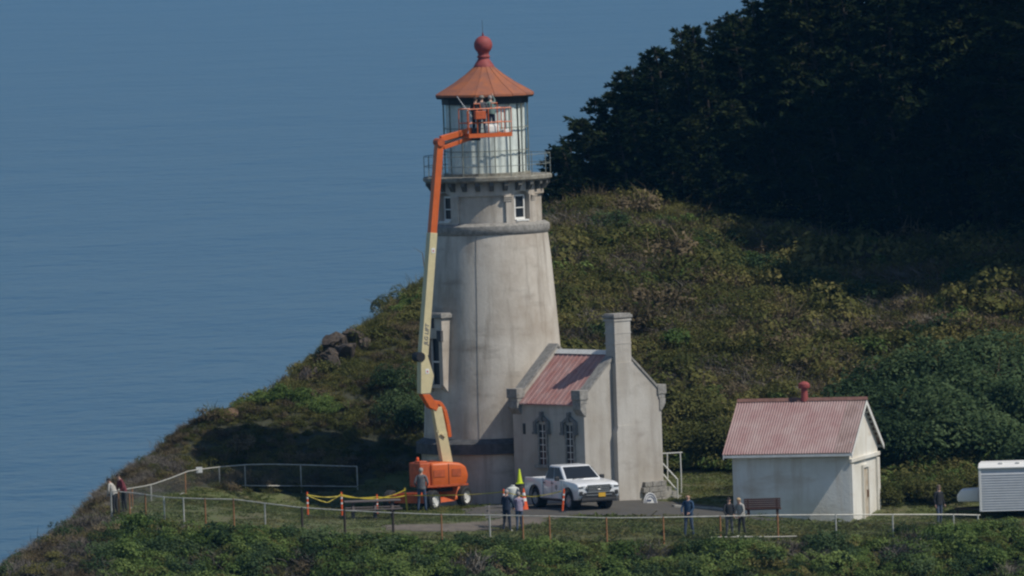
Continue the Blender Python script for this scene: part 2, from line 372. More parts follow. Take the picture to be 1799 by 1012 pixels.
in_path = inside(PATH)
grid_sheet('gravel_path', np.arange(-6, 3, .2), np.arange(-19.5, -13, .2), .035, X['gravel'], in_path)
PATH2 = [(8.5, -14.2), (14, -14.6), (20, -14.8), (30, -15), (30, -14), (20, -13.9), (13, -13.7), (9, -13.5)]
in_path2 = inside(PATH2)
grid_sheet('gravel_verge', np.arange(8, 31, .2), np.arange(-15.2, -13.2, .2), .03, X['gravel'], in_path2)
SOIL = [gp(372, 9.3)[:2], gp(388, 7.4)[:2], gp(418, 7.2)[:2], gp(414, 9.0)[:2], gp(395, 10)[:2]]
in_soil = inside(SOIL)
grid_sheet('soil_scar', np.arange(-16, -9, .2), np.arange(5, 13, .2), .15, X['soil'], in_soil, rough=.08)
# kerb of pale concrete edging the yard beside the annex
mb = MB(); kp = [gp(1182, -9.2), gp(1215, -9.0), gp(1250, -8.8), gp(1290, -9.4)]
for a, c in zip(kp[:-1], kp[1:]): mb.beam(a+Vector((0, 0, .04)), c+Vector((0, 0, .04)), .45, .16)
tag(mb.build('kerb', X['concrete'], bevel=.02), kind='structure')

# ================================================================== LIGHTHOUSE
TX = -.87
def hd(th, r, z): return Vector((r*math.sin(th), -r*math.cos(th), z))     # th = heading from the viewer's side, to the right
LH = thing('lighthouse', 'tall white lighthouse tower with rust orange conical roof above the headland', 'lighthouse', (TX, 0, 0))
def polar_relief(tedges, zedges, rf):
    """wall of a drum whose radius steps by cell, with the step faces"""
    mb = MB(); nt_, nz_ = len(tedges)-1, len(zedges)-1
    Rr = [[rf((tedges[i]+tedges[i+1])/2, (zedges[k]+zedges[k+1])/2) for k in range(nz_)] for i in range(nt_)]
    for i in range(nt_):
        t0, t1 = tedges[i], tedges[i+1]; ni = (i+1) % nt_
        for k in range(nz_):
            r = Rr[i][k]; z0, z1 = zedges[k], zedges[k+1]
            mb.add([hd(t0, r, z0), hd(t1, r, z0), hd(t1, r, z1), hd(t0, r, z1)], [(0, 1, 2, 3)])
            r2 = Rr[ni][k]
            if abs(r-r2) > 1e-6: mb.add([hd(t1, r, z0), hd(t1, r2, z0), hd(t1, r2, z1), hd(t1, r, z1)], [(0, 1, 2, 3)])
            if k+1 < nz_ and abs(r-Rr[i][k+1]) > 1e-6:
                r3 = Rr[i][k+1]; mb.add([hd(t0, r, z1), hd(t1, r, z1), hd(t1, r3, z1), hd(t0, r3, z1)], [(0, 1, 2, 3)])
    return mb
MB().lathe([(3.12, -.6), (3.15, 2.13)], 64).build('base_wall', X['stucco'], LH, smooth=R_(30))
MB().lathe([(3.15, 2.13), (3.36, 2.15), (3.36, 2.58), (3.02, 2.78)], 64).build('base_moulding', X['stone_dark'], LH, smooth=R_(30))
MB().lathe([(3.02, 2.74), (2.93, 4.6), (2.82, 6.4), (2.67, 8.6), (2.55, 10.2), (2.44, 11.25)], 72).build('shaft', X['stucco'], LH, smooth=R_(40))
MB().lathe([(2.43, 11.2), (2.47, 11.24), (2.53, 11.34), (2.55, 11.5), (2.53, 11.6), (2.30, 11.72)], 72).build('belt_course', X['stone'], LH, smooth=R_(40))
# thin dark lightning conductor down the shaft
MB().tube([hd(R_(-13), 2.455, 11.2), hd(R_(-13), 2.565, 10.2), hd(R_(-13), 2.835, 6.4), hd(R_(-13), 2.945, 4.6), hd(R_(-13), 3.03, 2.8)], .009, 5).build('conductor_cable', X['stone'], LH)
# watch room drum: four arched window niches and four sunk panels
WIN = [R_(37.5+90*k) for k in range(4)]; PAN = [R_(-7.5+90*k) for k in range(4)]
te = set(np.linspace(-math.pi, math.pi, 97).round(5))
for w in WIN:
    for d in np.linspace(-10, 10, 15): te.add(round(math.atan2(math.sin(w+R_(d)), math.cos(w+R_(d))), 5))
for p in PAN:
    for d in (-26, 26): te.add(round(math.atan2(math.sin(p+R_(d)), math.cos(p+R_(d))), 5))
te = sorted(te); te2 = [te[0]]
for t in te[1:]:
    if t-te2[-1] > R_(.15): te2.append(t)
def adiff(a, b): return abs(math.atan2(math.sin(a-b), math.cos(a-b)))
def drum_r(t, z):
    for w in WIN:
        d = adiff(t, w)/R_(10)
        if d < 1 and 11.78 < z < 12.80 + .22*math.sqrt(max(0, 1-d*d)): return 2.05
    for p in PAN:
        if adiff(t, p) < R_(26) and z < 12.86: return 2.22
    return 2.33
ze = [11.68, 11.78, 12.3, 12.80] + list(np.linspace(12.82, 13.02, 11)) + [12.86, 13.1, 13.45]
polar_relief(te2, sorted(set(np.round(ze, 3))), drum_r).build('watch_room_wall', X['stucco'], LH, smooth=R_(30))
for w in WIN:
    q = Matrix.Rotation(w, 3, 'Z'); f = MB()
    def L3(x, y, z): return q @ Vector((x, y, z))
    fr = MB()
    for sx in (-1, 1): fr.box(L3(sx*.24, -2.09, 12.33), (.06, .07, 1.0), q)
    fr.box(L3(0, -2.09, 11.87), (.54, .09, .1), q); fr.box(L3(0, -2.09, 12.32), (.42, .08, .045), q); fr.box(L3(0, -2.09, 12.83), (.54, .07, .07), q)
    fro = fr.build('window_frame', X['white'], LH)
    MB().box(L3(0, -2.075, 12.33), (.46, .02, .98), q).build('pane', X['dark_glass'], fro)
    MB().box(L3(0, -2.2, 11.80), (.66, .3, .07), q).build('window_sill', X['white'], LH)
# stepped capitals on the piers beside the windows
for w in WIN:
    for s in (1, -1):
        mb = MB(); t = w+s*R_(17)
        for k, zz in enumerate((12.62, 12.70, 12.78)):
            rr = 2.335+.025*(k+1); mb.lathe([(2.30, zz), (rr, zz), (rr, zz+.05), (2.30, zz+.05)], 4, a0=t-R_(4.5), a1=t+R_(4.5))
        mb.build('pier_capital', X['stucco'], LH)
# gallery
MB().lathe([(0, 13.42), (2.60, 13.42), (2.66, 13.47), (2.70, 13.50), (2.70, 13.62), (2.66, 13.66), (0, 13.66)], 64).build('gallery_deck', X['deck'], LH, smooth=R_(30))
mb = MB(); prof = [(2.325, 13.06), (2.42, 13.06), (2.56, 13.26), (2.60, 13.28), (2.60, 13.42), (2.325, 13.42)]
mb.prism([(-.09, -r, z) for r, z in prof], (.18, 0, 0)); bme = mb.mesh('bracket', X['bracket'])
for k in range(26): same('bracket', bme, LH, rot=(0, 0, R_(3.8)+k*2*math.pi/26))
pm = MB().tube([(0, -2.64, 13.66), (0, -2.64, 14.52)], .016, 5).mesh('railing_post', X['iron_green'])
for k in range(16): same('railing_post', pm, LH, rot=(0, 0, k*2*math.pi/16))
for zz in (14.52, 14.1):
    MB().tube([hd(2*math.pi*j/48, 2.64, zz) for j in range(49)], .014, 5).build('railing_rail', X['iron_green'], LH)
# lantern, sixteen sided
NS = 16; LR = 1.79
def lp(k, r, z): return hd((k+.5)*2*math.pi/NS, r, z)
MB().lathe([(1.62, 13.655), (1.86, 13.655), (1.86, 13.78), (1.62, 13.78)], 16, axis=Matrix.Rotation(math.pi/16, 3, 'Z')).build('lantern_curb', X['deck'], LH)
MB().lathe([(1.70, 16.66), (1.84, 16.66), (1.86, 17.0), (1.70, 17.0)], 16, axis=Matrix.Rotation(math.pi/16, 3, 'Z')).build('lantern_frieze', X['eave_shade'], LH)  # band below the roof, coloured as dark as the eave's shadow
for k in range(NS):
    mb = MB(); mb.beam(lp(k, LR, 13.78), lp(k, LR, 16.66), .05, .05, hd((k+.5)*2*math.pi/NS, 1, 0)); mb.build('mullion', X['iron_green'], LH)
    for zz in (14.70, 15.66):
        a, c = lp(k, LR, zz), lp(k+1, LR, zz); d = (c-a).normalized()*.03
        MB().beam(a+d, c-d, .035, .035).build('glazing_bar', X['iron_green'], LH)
    for z0, z1 in ((13.785, 14.68), (14.72, 15.64), (15.68, 16.655)):
        a, c = lp(k, LR-.005, 0), lp(k+1, LR-.005, 0); d = (c-a).normalized()*.028; a += d; c -= d
        nn = Vector((a.x+c.x, a.y+c.y, 0)).normalized()*.008
        MB().add([(a.x, a.y, z0), (c.x, c.y, z0), (c.x, c.y, z1), (a.x, a.y, z1)], [(0, 1, 2, 3)]).build('pane', X['glass'], LH)
# pleated curtains hung inside the lantern
for a0, a1, zt in ((R_(-120), R_(-14), 16.64), (R_(-15), R_(52), 16.64), (R_(57), R_(66), 16.64), (R_(71), R_(77), 16.64), (R_(83), R_(97), 16.64), (R_(98), R_(240), 16.64)):
    nn = max(12, int((a1-a0)/R_(1.1))); vs = []; fs = []; ph = random.uniform(0, 6)
    for row in range(9):
        zz = 13.68 + (zt-13.68)*row/8
        for j in range(nn+1):
            t = a0+(a1-a0)*j/nn
            r = 1.64 + .016*math.sin(t*34+ph+.35*math.sin(row*.8)) + .018*math.sin(t*13+row*.5)
            vs.append(hd(t, r, zz))
    for row in range(8):
        for j in range(nn): fs.append((row*(nn+1)+j, row*(nn+1)+j+1, (row+1)*(nn+1)+j+1, (row+1)*(nn+1)+j))
    MB().add(vs, fs).build('curtain', X['cloth'], LH, smooth=R_(60))
MB().lathe([(.2, 13.67), (.45, 13.9), (.75, 14.4), (.82, 15.0), (.75, 15.6), (.45, 16.1), (.2, 16.4), (0, 16.45)], 16).build('lens', X['brass'], LH, smooth=R_(40))
# roof: sixteen sheet panels, each laid proud of the next
prof = [(2.08, 16.98), (2.07, 17.07), (1.3, 17.52), (.8, 17.86), (.40, 18.2)]
for k in range(NS):
    mb = MB(); a0 = (k+.5)*2*math.pi/NS; a1 = (k+1.5)*2*math.pi/NS; vs = []
    for r, z in prof:
        vs += [hd(a0, r, z), hd(a0+.008*2/max(r, .3), r+.018, z+.012), hd(a1, r, z)]
    fs = []
    for i in range(len(prof)-1):
        for j in range(2): fs.append((i*3+j, i*3+j+1, i*3+3+j+1, i*3+3+j))
    o = len(vs); vs += [hd(a0, 1.72, 16.985), hd(a1, 1.72, 16.985)]; fs.append((0, 2, o+1, o))
    mb.add(vs, fs).build('roof_panel', X['roof_orange'], LH)
MB().lathe([(1.72, 16.985), (2.04, 16.90), (2.085, 16.975)], 16, axis=Matrix.Rotation(math.pi/16, 3, 'Z')).build('eave_gutter', X['eave_shade'], LH)
fin = MB().lathe([(.43, 18.12), (.42, 18.24), (.36, 18.33), (.30, 18.42), (.24, 18.52), (.23, 18.56), (.27, 18.58), (.275, 18.63), (.24, 18.66), (.22, 18.70), (.24, 18.75)] +
    [(.385*math.cos(R_(a)), 19.1+.385*math.sin(R_(a))) for a in range(-50, 86, 9)] + [(.045, 19.5), (.02, 19.62), (0, 19.63)], 24).build('finial_ball', X['red_iron'], LH, smooth=R_(50))
MB().tube([(0, 0, 19.55), (-.01, 0, 20.15)], .013, 5, .006).build('lightning_rod', X['bracket'], fin)
# hooded window bay on the left flank
q = Matrix.Rotation(R_(-52.5), 3, 'Z')
def B3(x, y, z): return q @ Vector((x, y, z))
bay = MB()
for sx in (-1, 1):
    bay.prism([B3(sx*.50-.12, y, z) for y, z in ((-2.5, 4.55), (-2.9, 4.75), (-3.14, 5.05), (-3.14, 7.82), (-2.4, 7.82))], q @ Vector((.24, 0, 0)))
bay.box(B3(0, -2.86, 7.40), (.76, .5, .84), q)
bay.box(B3(0, -2.78, 4.98), (.76, .6, .16), q)
bayo = bay.build('window_bay', X['stucco'], LH)
mb = MB(); mb.box(B3(0, -2.82, 7.92), (1.42, .8, .17), q); mb.box(B3(0, -2.82, 8.02), (1.30, .7, .06), q); mb.build('bay_cap', X['stone'], LH, bevel=.02)
mb = MB()
for sx in (-1, 1): mb.box(B3(sx*.5, -3.16, 7.1), (.30, .12, .45), q)
mb.box(B3(0, -3.13, 7.62), (.12, .08, .4), q); mb.build('bay_corbel', X['stone_dark'], LH)
fr = MB()
for sx in (-1, 1): fr.box(B3(sx*.34, -2.93, 6.05), (.07, .05, 1.95), q)
fr.box(B3(0, -2.93, 6.0), (.62, .05, .06), q); fro = fr.build('window_frame', X['white'], LH)
MB().box(B3(0, -2.91, 6.02), (.62, .02, 1.93), q).build('pane', X['dark_glass'], fro)

# ================================================================== ANNEX (workroom)  local: -y is the gable side, x across
AN = thing('workroom_annex', 'white stucco annex with faded red metal roof and chimney joined to the tower', 'building', (TX, 0, 0), R_(40))
HWD, EV, RG = 2.1, 4.40, 6.33; KS = (RG-EV)/HWD; YG, YB = -8.2, -3.65
w = MB()
w.box((-HWD+.15, (YG+YB)/2, 2.0), (.3, YB-YG-.02, 4.8)); w.box((HWD-.15, (YG+YB)/2, 2.0), (.3, YB-YG-.02, 4.8))
w.build('side_wall', X['stucco_house'], AN)
def gable(y0, y1, up, hw):
    mb = MB(); zt = EV+up
    mb.prism([(-hw, y0, -.5), (hw, y0, -.5), (hw, y0, zt), (0, y0, RG+up), (-hw, y0, zt)], (0, y1-y0, 0)); return mb
gable(YG, YG+.42, .22, HWD+.005).build('gable_wall', X['stucco_house'], AN)
gable(YB-.5, YB, .22, HWD+.004).build('rear_gable_wall', X['stucco_house'], AN)
for nm, y0, y1 in (('gable_coping', YG-.05, YG+.47), ('rear_gable_coping', YB-.55, YB+.05)):
    mb = MB()
    for s in (-1, 1):
        mb.prism([(s*(HWD+.10), y0, EV+.12), (s*(HWD+.10), y0, EV+.24), (0, y0, RG+.34), (0, y0, RG+.23)], (0, y1-y0, 0))
    mb.build(nm, X['stone'], AN)
    for s in (-1, 1):
        mb = MB(); yc = (y0+y1)/2; wy = y1-y0
        mb.box((s*(HWD+.03), yc, EV+.32), (.46, wy+.06, .40)); mb.box((s*(HWD+.03), yc, EV+.04), (.36, wy, .18))
        mb.prism([(s*(HWD-.1), y0, EV-.05), (s*(HWD+.22), y0, EV-.05), (s*(HWD+.22), y0, EV-.28), (s*(HWD+.02), y0, EV-.55), (s*(HWD-.1), y0, EV-.55)], (0, wy, 0))
        mb.build('kneeler', X['stone'], AN, bevel=.02)
# metal roof panels with standing seams
def metal_slope(y0, y1, npan, zr, ze_, hw, over, name='roof_panel'):
    for s in (-1, 1):
        k = (zr-ze_)/hw; wy = (y1-y0)/npan
        for i in range(npan):
            a = y0+i*wy; mb = MB()
            pts = [(a, 0), (a+.035, .035), (a+.07, 0), (a+wy-.004, 0)]
            vs = []
            for yy, hgt in pts: vs += [(0, yy, zr+hgt+.02), (s*(hw+over), yy, ze_-k*over+hgt+.02)]
            mb.add(vs, [(0, 2, 3, 1), (2, 4, 5, 3), (4, 6, 7, 5)])
            mb.add([(0, a, zr-.03), (0, a+wy-.004, zr-.03), (s*(hw+over), a+wy-.004, ze_-k*over-.03), (s*(hw+over), a, ze_-k*over-.03)], [(0, 1, 2, 3)])
            mb.add([(s*(hw+over), a, ze_-k*over-.03), (s*(hw+over), a+wy-.004, ze_-k*over-.03), (s*(hw+over), a+wy-.004, ze_-k*over+.02), (s*(hw+over), a, ze_-k*over+.02)], [(0, 1, 2, 3)])
            mb.build(name, X['red_roof'], AN)
metal_slope(YG+.43, YB-.51, 12, RG, EV, HWD, .12)
MB().prism([(-.16, YG+.43, RG-.06), (0, YG+.43, RG+.12), (.16, YG+.43, RG-.06)], (0, YB-.51-YG-.43, 0)).build('ridge_cap', X['white'], AN)
# narrower link between the annex and the tower
mb = MB(); mb.box((-1.1, -3.0, 2.0), (.3, 1.28, 4.8)); mb.box((1.1, -3.0, 2.0), (.3, 1.28, 4.8)); mb.build('link_wall', X['stucco_house'], AN)
metal_slope(YB+.06, -2.2, 3, 5.55, EV+.02, 1.25, .08, 'link_roof_panel')
MB().prism([(-.12, YB+.06, 5.5), (0, YB+.06, 5.66), (.12, YB+.06, 5.5)], (0, 1.1, 0)).build('link_ridge_cap', X['red_roof_trim'], AN)
# chimney breast and stack
mb = MB(); mb.box((-.05, YG-.13, 1.3), (1.10, .36, 3.6)); mb.prism([(-.60, YG-.31, 3.1), (.50, YG-.31, 3.1), (.42, YG-.31, 3.35), (-.52, YG-.31, 3.35)], (0, .36, 0))
mb.box((-.05, YG-.10, 4.65), (.94, .34, 2.6)); mb.build('chimney_breast', X['stucco_house'], AN)
ch = MB().box((-.05, YG+.08, 6.85), (.86, .60, 1.8)).build('chimney', X['stucco_house'], AN)
mb = MB()
mb.box((-.05, YG+.10, 7.86), (1.02, .78, .13)); mb.box((-.05, YG+.10, 7.95), (.92, .68, .06)); mb.build('chimney_cap', X['stone'], ch, bevel=.02)
mb = MB(); mb.box((-.05, YG+.10, 7.72), (.94, .70, .10)); mb.box((-.05, YG+.10, 7.18), (.90, .66, .06)); mb.box((-.05, YG+.10, 6.75), (.90, .66, .06)); mb.build('chimney_band', X['stucco_house'], ch)
# side windows with crown shaped hoods
for yc in (-5.55, -7.30):
    for s in (-1, 1):
        xo = s*HWD
        jm = MB()
        for d in (-.26, .26): jm.box((xo+s*.02, yc+d, 2.62), (.10, .10, 1.75))
        jm.box((xo+s*.06, yc, 1.72), (.22, .86, .14)); so_ = jm.build('window_surround', X['stone'], AN)
        MB().box((xo+s*.004, yc, 2.62), (.02, .42, 1.66)).build('pane', X['dark_glass'], so_)
        gb = MB(); gb.box((xo+s*.02, yc, 2.62), (.02, .03, 1.66))
        for zz in (2.05, 2.33, 2.61, 2.89, 3.17): gb.box((xo+s*.02, yc, zz), (.022, .42, .025))
        gb.build('glazing_bar', X['white'], so_)
        hm = MB()
        for d in (-.40, .40): hm.box((xo+s*.07, yc+d, 3.36), (.16, .15, .46)); hm.box((xo+s*.09, yc+d, 3.10), (.2, .2, .1))
        hm.box((xo+s*.07, yc, 3.78), (.16, .14, .42))
        for d in (-1, 1): hm.beam((xo+s*.05, yc+d*.40, 3.55), (xo+s*.05, yc+d*.03, 3.78), .10, .13)
        hm.build('hood_mould', X['hood'], AN)
MB().box((-HWD-.005, -4.35, 3.25), (.02, .16, .44)).build('slit_window', X['dark_glass'], AN)
# rough stone plinth blocks at the right foot of the gable
rr = random.Random(4)
for row in range(4):
    xx = .85+.1*(row % 2)
    while xx < 2.1:
        ww = min(rr.uniform(.28, .5), 2.14-xx)
        if ww > .1: MB().box((xx+ww/2, YG-.05-rr.uniform(0, .03), .14+row*.23), (ww-.02, .2, .215)).build('plinth_stone', X['stone'], AN, bevel=.015)
        xx += ww
MB().tube([(.38, YG-.02, 2.9), (.38, YG-.09, 2.9), (.42, YG-.09, 2.35)], .045, 8).build('vent_pipe', X['rail_galv'], AN)

# white stair rail beside the annex
SR = thing('stair_handrail', 'white pipe handrail descending steps beside the annex gable', 'handrail', (0, 0, 0))
def px3(px, py, Y): return Vector(un(px, py, Y))
def rail(name, pts, r, m, par): return MB().tube(pts, r, 6).build(name, m, par)
Yr = -4.3
rail('top_rail', [px3(1160, 797, Yr), px3(1199, 795, Yr)], .028, X['rail_white'], SR)
for (a, b_, c, d) in ((1172, 797, 1173, 840), (1195, 796, 1197, 845)): rail('post', [px3(a, b_, Yr), px3(c, d, Yr)], .028, X['rail_white'], SR)
rail('sloping_rail', [px3(1163, 813, Yr), px3(1190, 842, Yr-.6)], .026, X['rail_white'], SR)
rail('sloping_rail', [px3(1163, 831, Yr), px3(1190, 862, Yr-.6)], .026, X['rail_white'], SR)
rail('post', [px3(1190, 841, Yr-.6), px3(1191, 880, Yr-.6)], .028, X['rail_white'], SR)
rail('post', [px3(1197, 842, Yr-.2), px3(1197, 866, Yr-.2)], .024, X['rail_white'], SR)
# concrete steps behind the rail
ST = thing('steps', 'concrete steps beside the annex under the white handrail', 'steps', gp(1180, -4.2)[:], R_(40))
for i in range(4): MB().box((-.25+.0*i, .7-.32*i, .62-.17*i-.25), (.9, .34, .5)).build('step', X['concrete'], ST)
# white half round panel leaning on the plinth
pz = gp(1143, -8.0)
PN = thing('half_round_panel', 'white half round panel with concentric rings leaning by the annex plinth', 'panel', pz, R_(20))
mb = MB(); pts = [(.30*math.cos(R_(a)), 0, .02+.46*math.sin(R_(a))) for a in range(0, 181, 12)]
mb.prism(pts, (0, .06, 0)); mb.build('panel', X['trailer_trim'], PN)
for k in (.62, .84):
    MB().tube([(.30*k*math.cos(R_(a)), -.012, .03+.46*k*math.sin(R_(a))) for a in range(0, 181, 15)], .012, 5).build('ring', X['decal_blue'], PN)
MB().box((-.05, -.01, .16), (.16, .03, .05)).build('bar', X['decal_blue'], PN)

# ================================================================== SHED
sc_ = un(1490, 918, -11.0); SHX, SHY, SHZ = sc_[0]+.14, -11.0, -.72
SH = thing('oil_store_shed', 'small white stucco shed with faded red corrugated roof and vent', 'shed', (SHX, SHY, SHZ), R_(-15))
# local: x=0 gable wall at the right, long wall runs to -x on y=0, depth +y
SL, SWD, SHH, SRG = 4.95, 5.0, 3.16, 4.92; STR = 2.56
for yw in (.122, SWD-.122): MB().box((-SL/2, yw, SHH/2-.2), (SL-.49, .24, SHH+.4)).build('long_wall', X['stucco_shed'], SH)
for x0 in (-.25, -SL+.003):
    mb = MB(); mb.prism([(x0, .0, -.4), (x0, SWD, -.4), (x0, SWD, SHH), (x0, SWD/2, SRG-.05), (x0, 0, SHH)], (.25 if x0 > -1 else .24, 0, 0)); mb.build('gable_wall', X['stucco_shed'], SH)
mb = MB(); mb.box((.05, SWD/2, STR), (.12, SWD+.10, .16)); mb.build('string_course', X['stucco_shed'], SH, bevel=.015)
# corner piers
for yy in (.22, SWD-.22): MB().box((.045, yy, STR/2-.29), (.10, .42, STR-.18+.45)).build('corner_pier', X['stucco_shed'], SH, bevel=.01)
# door in the gable
mb = MB(); yd = 2.5
mb.box((.02, yd, 1.02), (.05, .82, 2.1)); door = mb.build('door', mat('shed_door_paint', (.55, .51, .43), .7, second=(.40, .29, .18), vscale=3), SH)
mb = MB()
for d in (-.47, .47): mb.box((.05, yd+d, 1.1), (.11, .11, 2.3))
mb.box((.05, yd, 2.2), (.11, .83, .12)); mb.build('door_frame', X['stucco_shed'], SH)
MB().box((.07, yd+.28, 1.05), (.07, .09, .30)).build('handle', mat('rusty_lock', (.16, .08, .04), .8), door)
# roof sheets, corrugated
ov = .40; k = (SRG-SHH)/(SWD/2); NSH = 7; x0r, x1r = -SL-.30, .22; wsh = (x1r-x0r)/NSH
for s in (0, 1):
    for i in range(NSH):
        mb = MB(); nc = 7*4; vs = []
        for j in range(nc+1):
            xx = x0r+i*wsh+(wsh+.0)*j/nc; hgt = .022*math.cos(2*math.pi*j/4)+(.004 if i % 2 else 0)
            for t in (0, 1):
                for e in (0, 1):
                    yy = (SWD/2) if t == 0 else (-ov if s == 0 else SWD+ov); zz = (SRG if t == 0 else SHH-k*ov)+.05+hgt-e*.012
                    vs.append((xx, yy, zz))
        fs = []
        for j in range(nc):
            a = j*4; c = a+4
            fs += [(a, c, c+2, a+2), (a+1, a+3, c+3, c+1), (a+2, c+2, c+3, a+3)]
        sheet = mb.add(vs, fs).build('roof_sheet', X['shed_roof'] if (i != 6) else X['shed_roof_alt'], SH, smooth=R_(60))
mb = MB(); mb.prism([(x0r-.02, SWD/2-.13, SRG+.0), (x0r-.02, SWD/2, SRG+.13), (x0r-.02, SWD/2+.13, SRG+.0)], (x1r-x0r+.04, 0, 0)); mb.build('ridge_cap', mat('rust_ridge', (.20, .10, .08), .8, .3, 4), SH)
for s in (0, 1):
    mb = MB(); ye = -ov if s == 0 else SWD+ov
    for xx in (.17, x0r+.01):
        mb.prism([(xx, SWD/2, SRG+.02), (xx, ye, SHH-k*ov+.02), (xx, ye, SHH-k*ov-.17), (xx, SWD/2, SRG-.19)], (.04, 0, 0))
    mb.build('bargeboard', X['white'], SH)
    mb = MB(); 
    for n_ in range(7):
        t = (n_+.6)/7.4; yy = SWD/2+(ye-SWD/2)*t*.9; zz = SRG+(SHH-SRG)*t*.92-.12
        mb.box((.06, yy, zz-.07), (.12, .09, .09))
    mb.build('stepped_dentil', X['stucco_shed'], SH)
    MB().box(((x0r+x1r)/2, ye+(.03 if s == 0 else -.03), SHH-k*ov-.045), (x1r-x0r-.1, .05, .1)).build('eave_board', X['white'], SH)
vt = MB().lathe([(.17, 0), (.15, .18), (.13, .5), (.13, .56)], 14, c=(-2.42, SWD/2, SRG-.02)).build('roof_vent', X['red_iron'], SH, smooth=R_(40))
MB().lathe([(0, .54), (.22, .54), (.25, .60), (.23, .72), (.12, .80), (0, .83)], 14, c=(-2.42, SWD/2, SRG-.02)).build('vent_cap', X['red_iron'], vt, smooth=R_(40))
# ================================================================== VEGETATION
F_GREEN = foliage('leaf_green', (.072, .115, .036), (.122, .180, .054), (.180, .235, .076), transl=.35)
F_OLIVE = foliage('leaf_olive', (.070, .080, .028), (.124, .128, .045), (.205, .182, .068), transl=.35)
F_BROWN = foliage('leaf_brown', (.085, .070, .044), (.148, .118, .074), (.205, .162, .098), transl=.25)
F_GREY = foliage('twig_grey', (.085, .075, .064), (.140, .124, .106), (.190, .172, .145), transl=.05)
F_DEEP = foliage('leaf_deep_green', (.035, .060, .030), (.062, .098, .045), (.105, .148, .068), scale=.6, transl=.35)
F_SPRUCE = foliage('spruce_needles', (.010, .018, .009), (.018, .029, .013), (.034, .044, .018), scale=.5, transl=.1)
F_GRASS = foliage('grass_blades', (.075, .098, .032), (.125, .155, .052), (.175, .185, .080), scale=.5)

PROTO = bpy.data.collections.new('plant_shapes')
def proto(name, vs, fs, m):
    me = bpy.data.meshes.new(name); me.from_pydata(vs, [], fs); me.materials.append(m); me.update()
    o = bpy.data.objects.new(name, me); PROTO.objects.link(o); return o
def leaf_dome(n, rad, hgt, leaf, seed, shell=.55):
    r = np.random.default_rng(seed); vs = []; fs = []
    lob = [(r.normal(0, .35)*rad, r.normal(0, .35)*rad, r.uniform(.25, .62)*hgt, r.uniform(.35, .6)) for _ in range(7)]
    for i in range(n):
        a = lob[i % 7]; d = r.normal(size=3); d[2] = abs(d[2])*.9+.05; d /= np.linalg.norm(d)
        q = r.uniform(shell, 1)**.5
        c = np.array([a[0]+d[0]*a[3]*rad*q, a[1]+d[1]*a[3]*rad*q, a[2]*.7+d[2]*a[3]*hgt*q])
        nn = d*.6+np.array([.12, -.12, .5])+r.normal(size=3)*.42; nn /= np.linalg.norm(nn)
        t = np.cross(nn, r.normal(size=3)); t /= np.linalg.norm(t)+1e-9; b_ = np.cross(nn, t); s = leaf*r.uniform(.6, 1.3)
        k = len(vs); vs += [tuple(c-t*s), tuple(c+b_*s*.55), tuple(c+t*s), tuple(c-b_*s*.55)]; fs.append((k, k+1, k+2, k+3))
    return vs, fs
def twig_fan(n, hgt, spread, wid, seed, lean=(0, 0)):
    r = np.random.default_rng(seed); vs = []; fs = []
    for i in range(n):
        p = np.array([r.normal()*.22, r.normal()*.22, 0]); d = np.array([r.normal()*spread+lean[0], r.normal()*spread+lean[1], 1.0]); d /= np.linalg.norm(d)
        L = hgt*r.uniform(.5, 1.1); s = np.cross(d, r.normal(size=3)); s /= np.linalg.norm(s); k = len(vs)
        mid = p+d*L*.55+r.normal(size=3)*.04; tip = p+d*L+np.array([r.normal()*.1, r.normal()*.1, -.12*L])
        vs += [tuple(p-s*wid), tuple(p+s*wid), tuple(mid+s*wid*.8), tuple(mid-s*wid*.8), tuple(tip)]
        fs += [(k, k+1, k+2, k+3), (k+3, k+2, k+4)]
    return vs, fs
def both(a, b_):
    o = len(a[0]); return a[0]+b_[0], a[1]+[tuple(i+o for i in f) for f in b_[1]]
proto('a_green_shrub', *leaf_dome(480, .62, .72, .058, 1), F_GREEN)
proto('b_green_shrub', *leaf_dome(520, .75, .60, .055, 2), F_GREEN)
proto('c_olive_shrub', *leaf_dome(440, .6, .58, .045, 3), F_OLIVE)
proto('d_olive_shrub', *both(leaf_dome(340, .55, .5, .042, 4), twig_fan(40, .8, .5, .012, 5)), F_OLIVE)
proto('e_brown_shrub', *both(leaf_dome(320, .55, .5, .042, 6), twig_fan(60, .8, .6, .012, 7)), F_BROWN)
proto('f_grey_twigs', *both(twig_fan(170, .8, .8, .014, 8, (-.75, .2)), leaf_dome(70, .5, .5, .04, 18)), F_GREY)
proto('g_grass_tuft', *twig_fan(110, .6, .55, .016, 9, (.25, 0)), F_GRASS)
proto('h_heath', *leaf_dome(340, .46, .34, .036, 10), F_OLIVE)
proto('i_deep_shrub', *leaf_dome(520, .75, .85, .06, 11), F_DEEP)
proto('j_turf', *twig_fan(40, .09, 1.5, .016, 12), F_GRASS)
proto('k_turf_dry', *twig_fan(40, .11, 1.0, .011, 13), F_OLIVE)

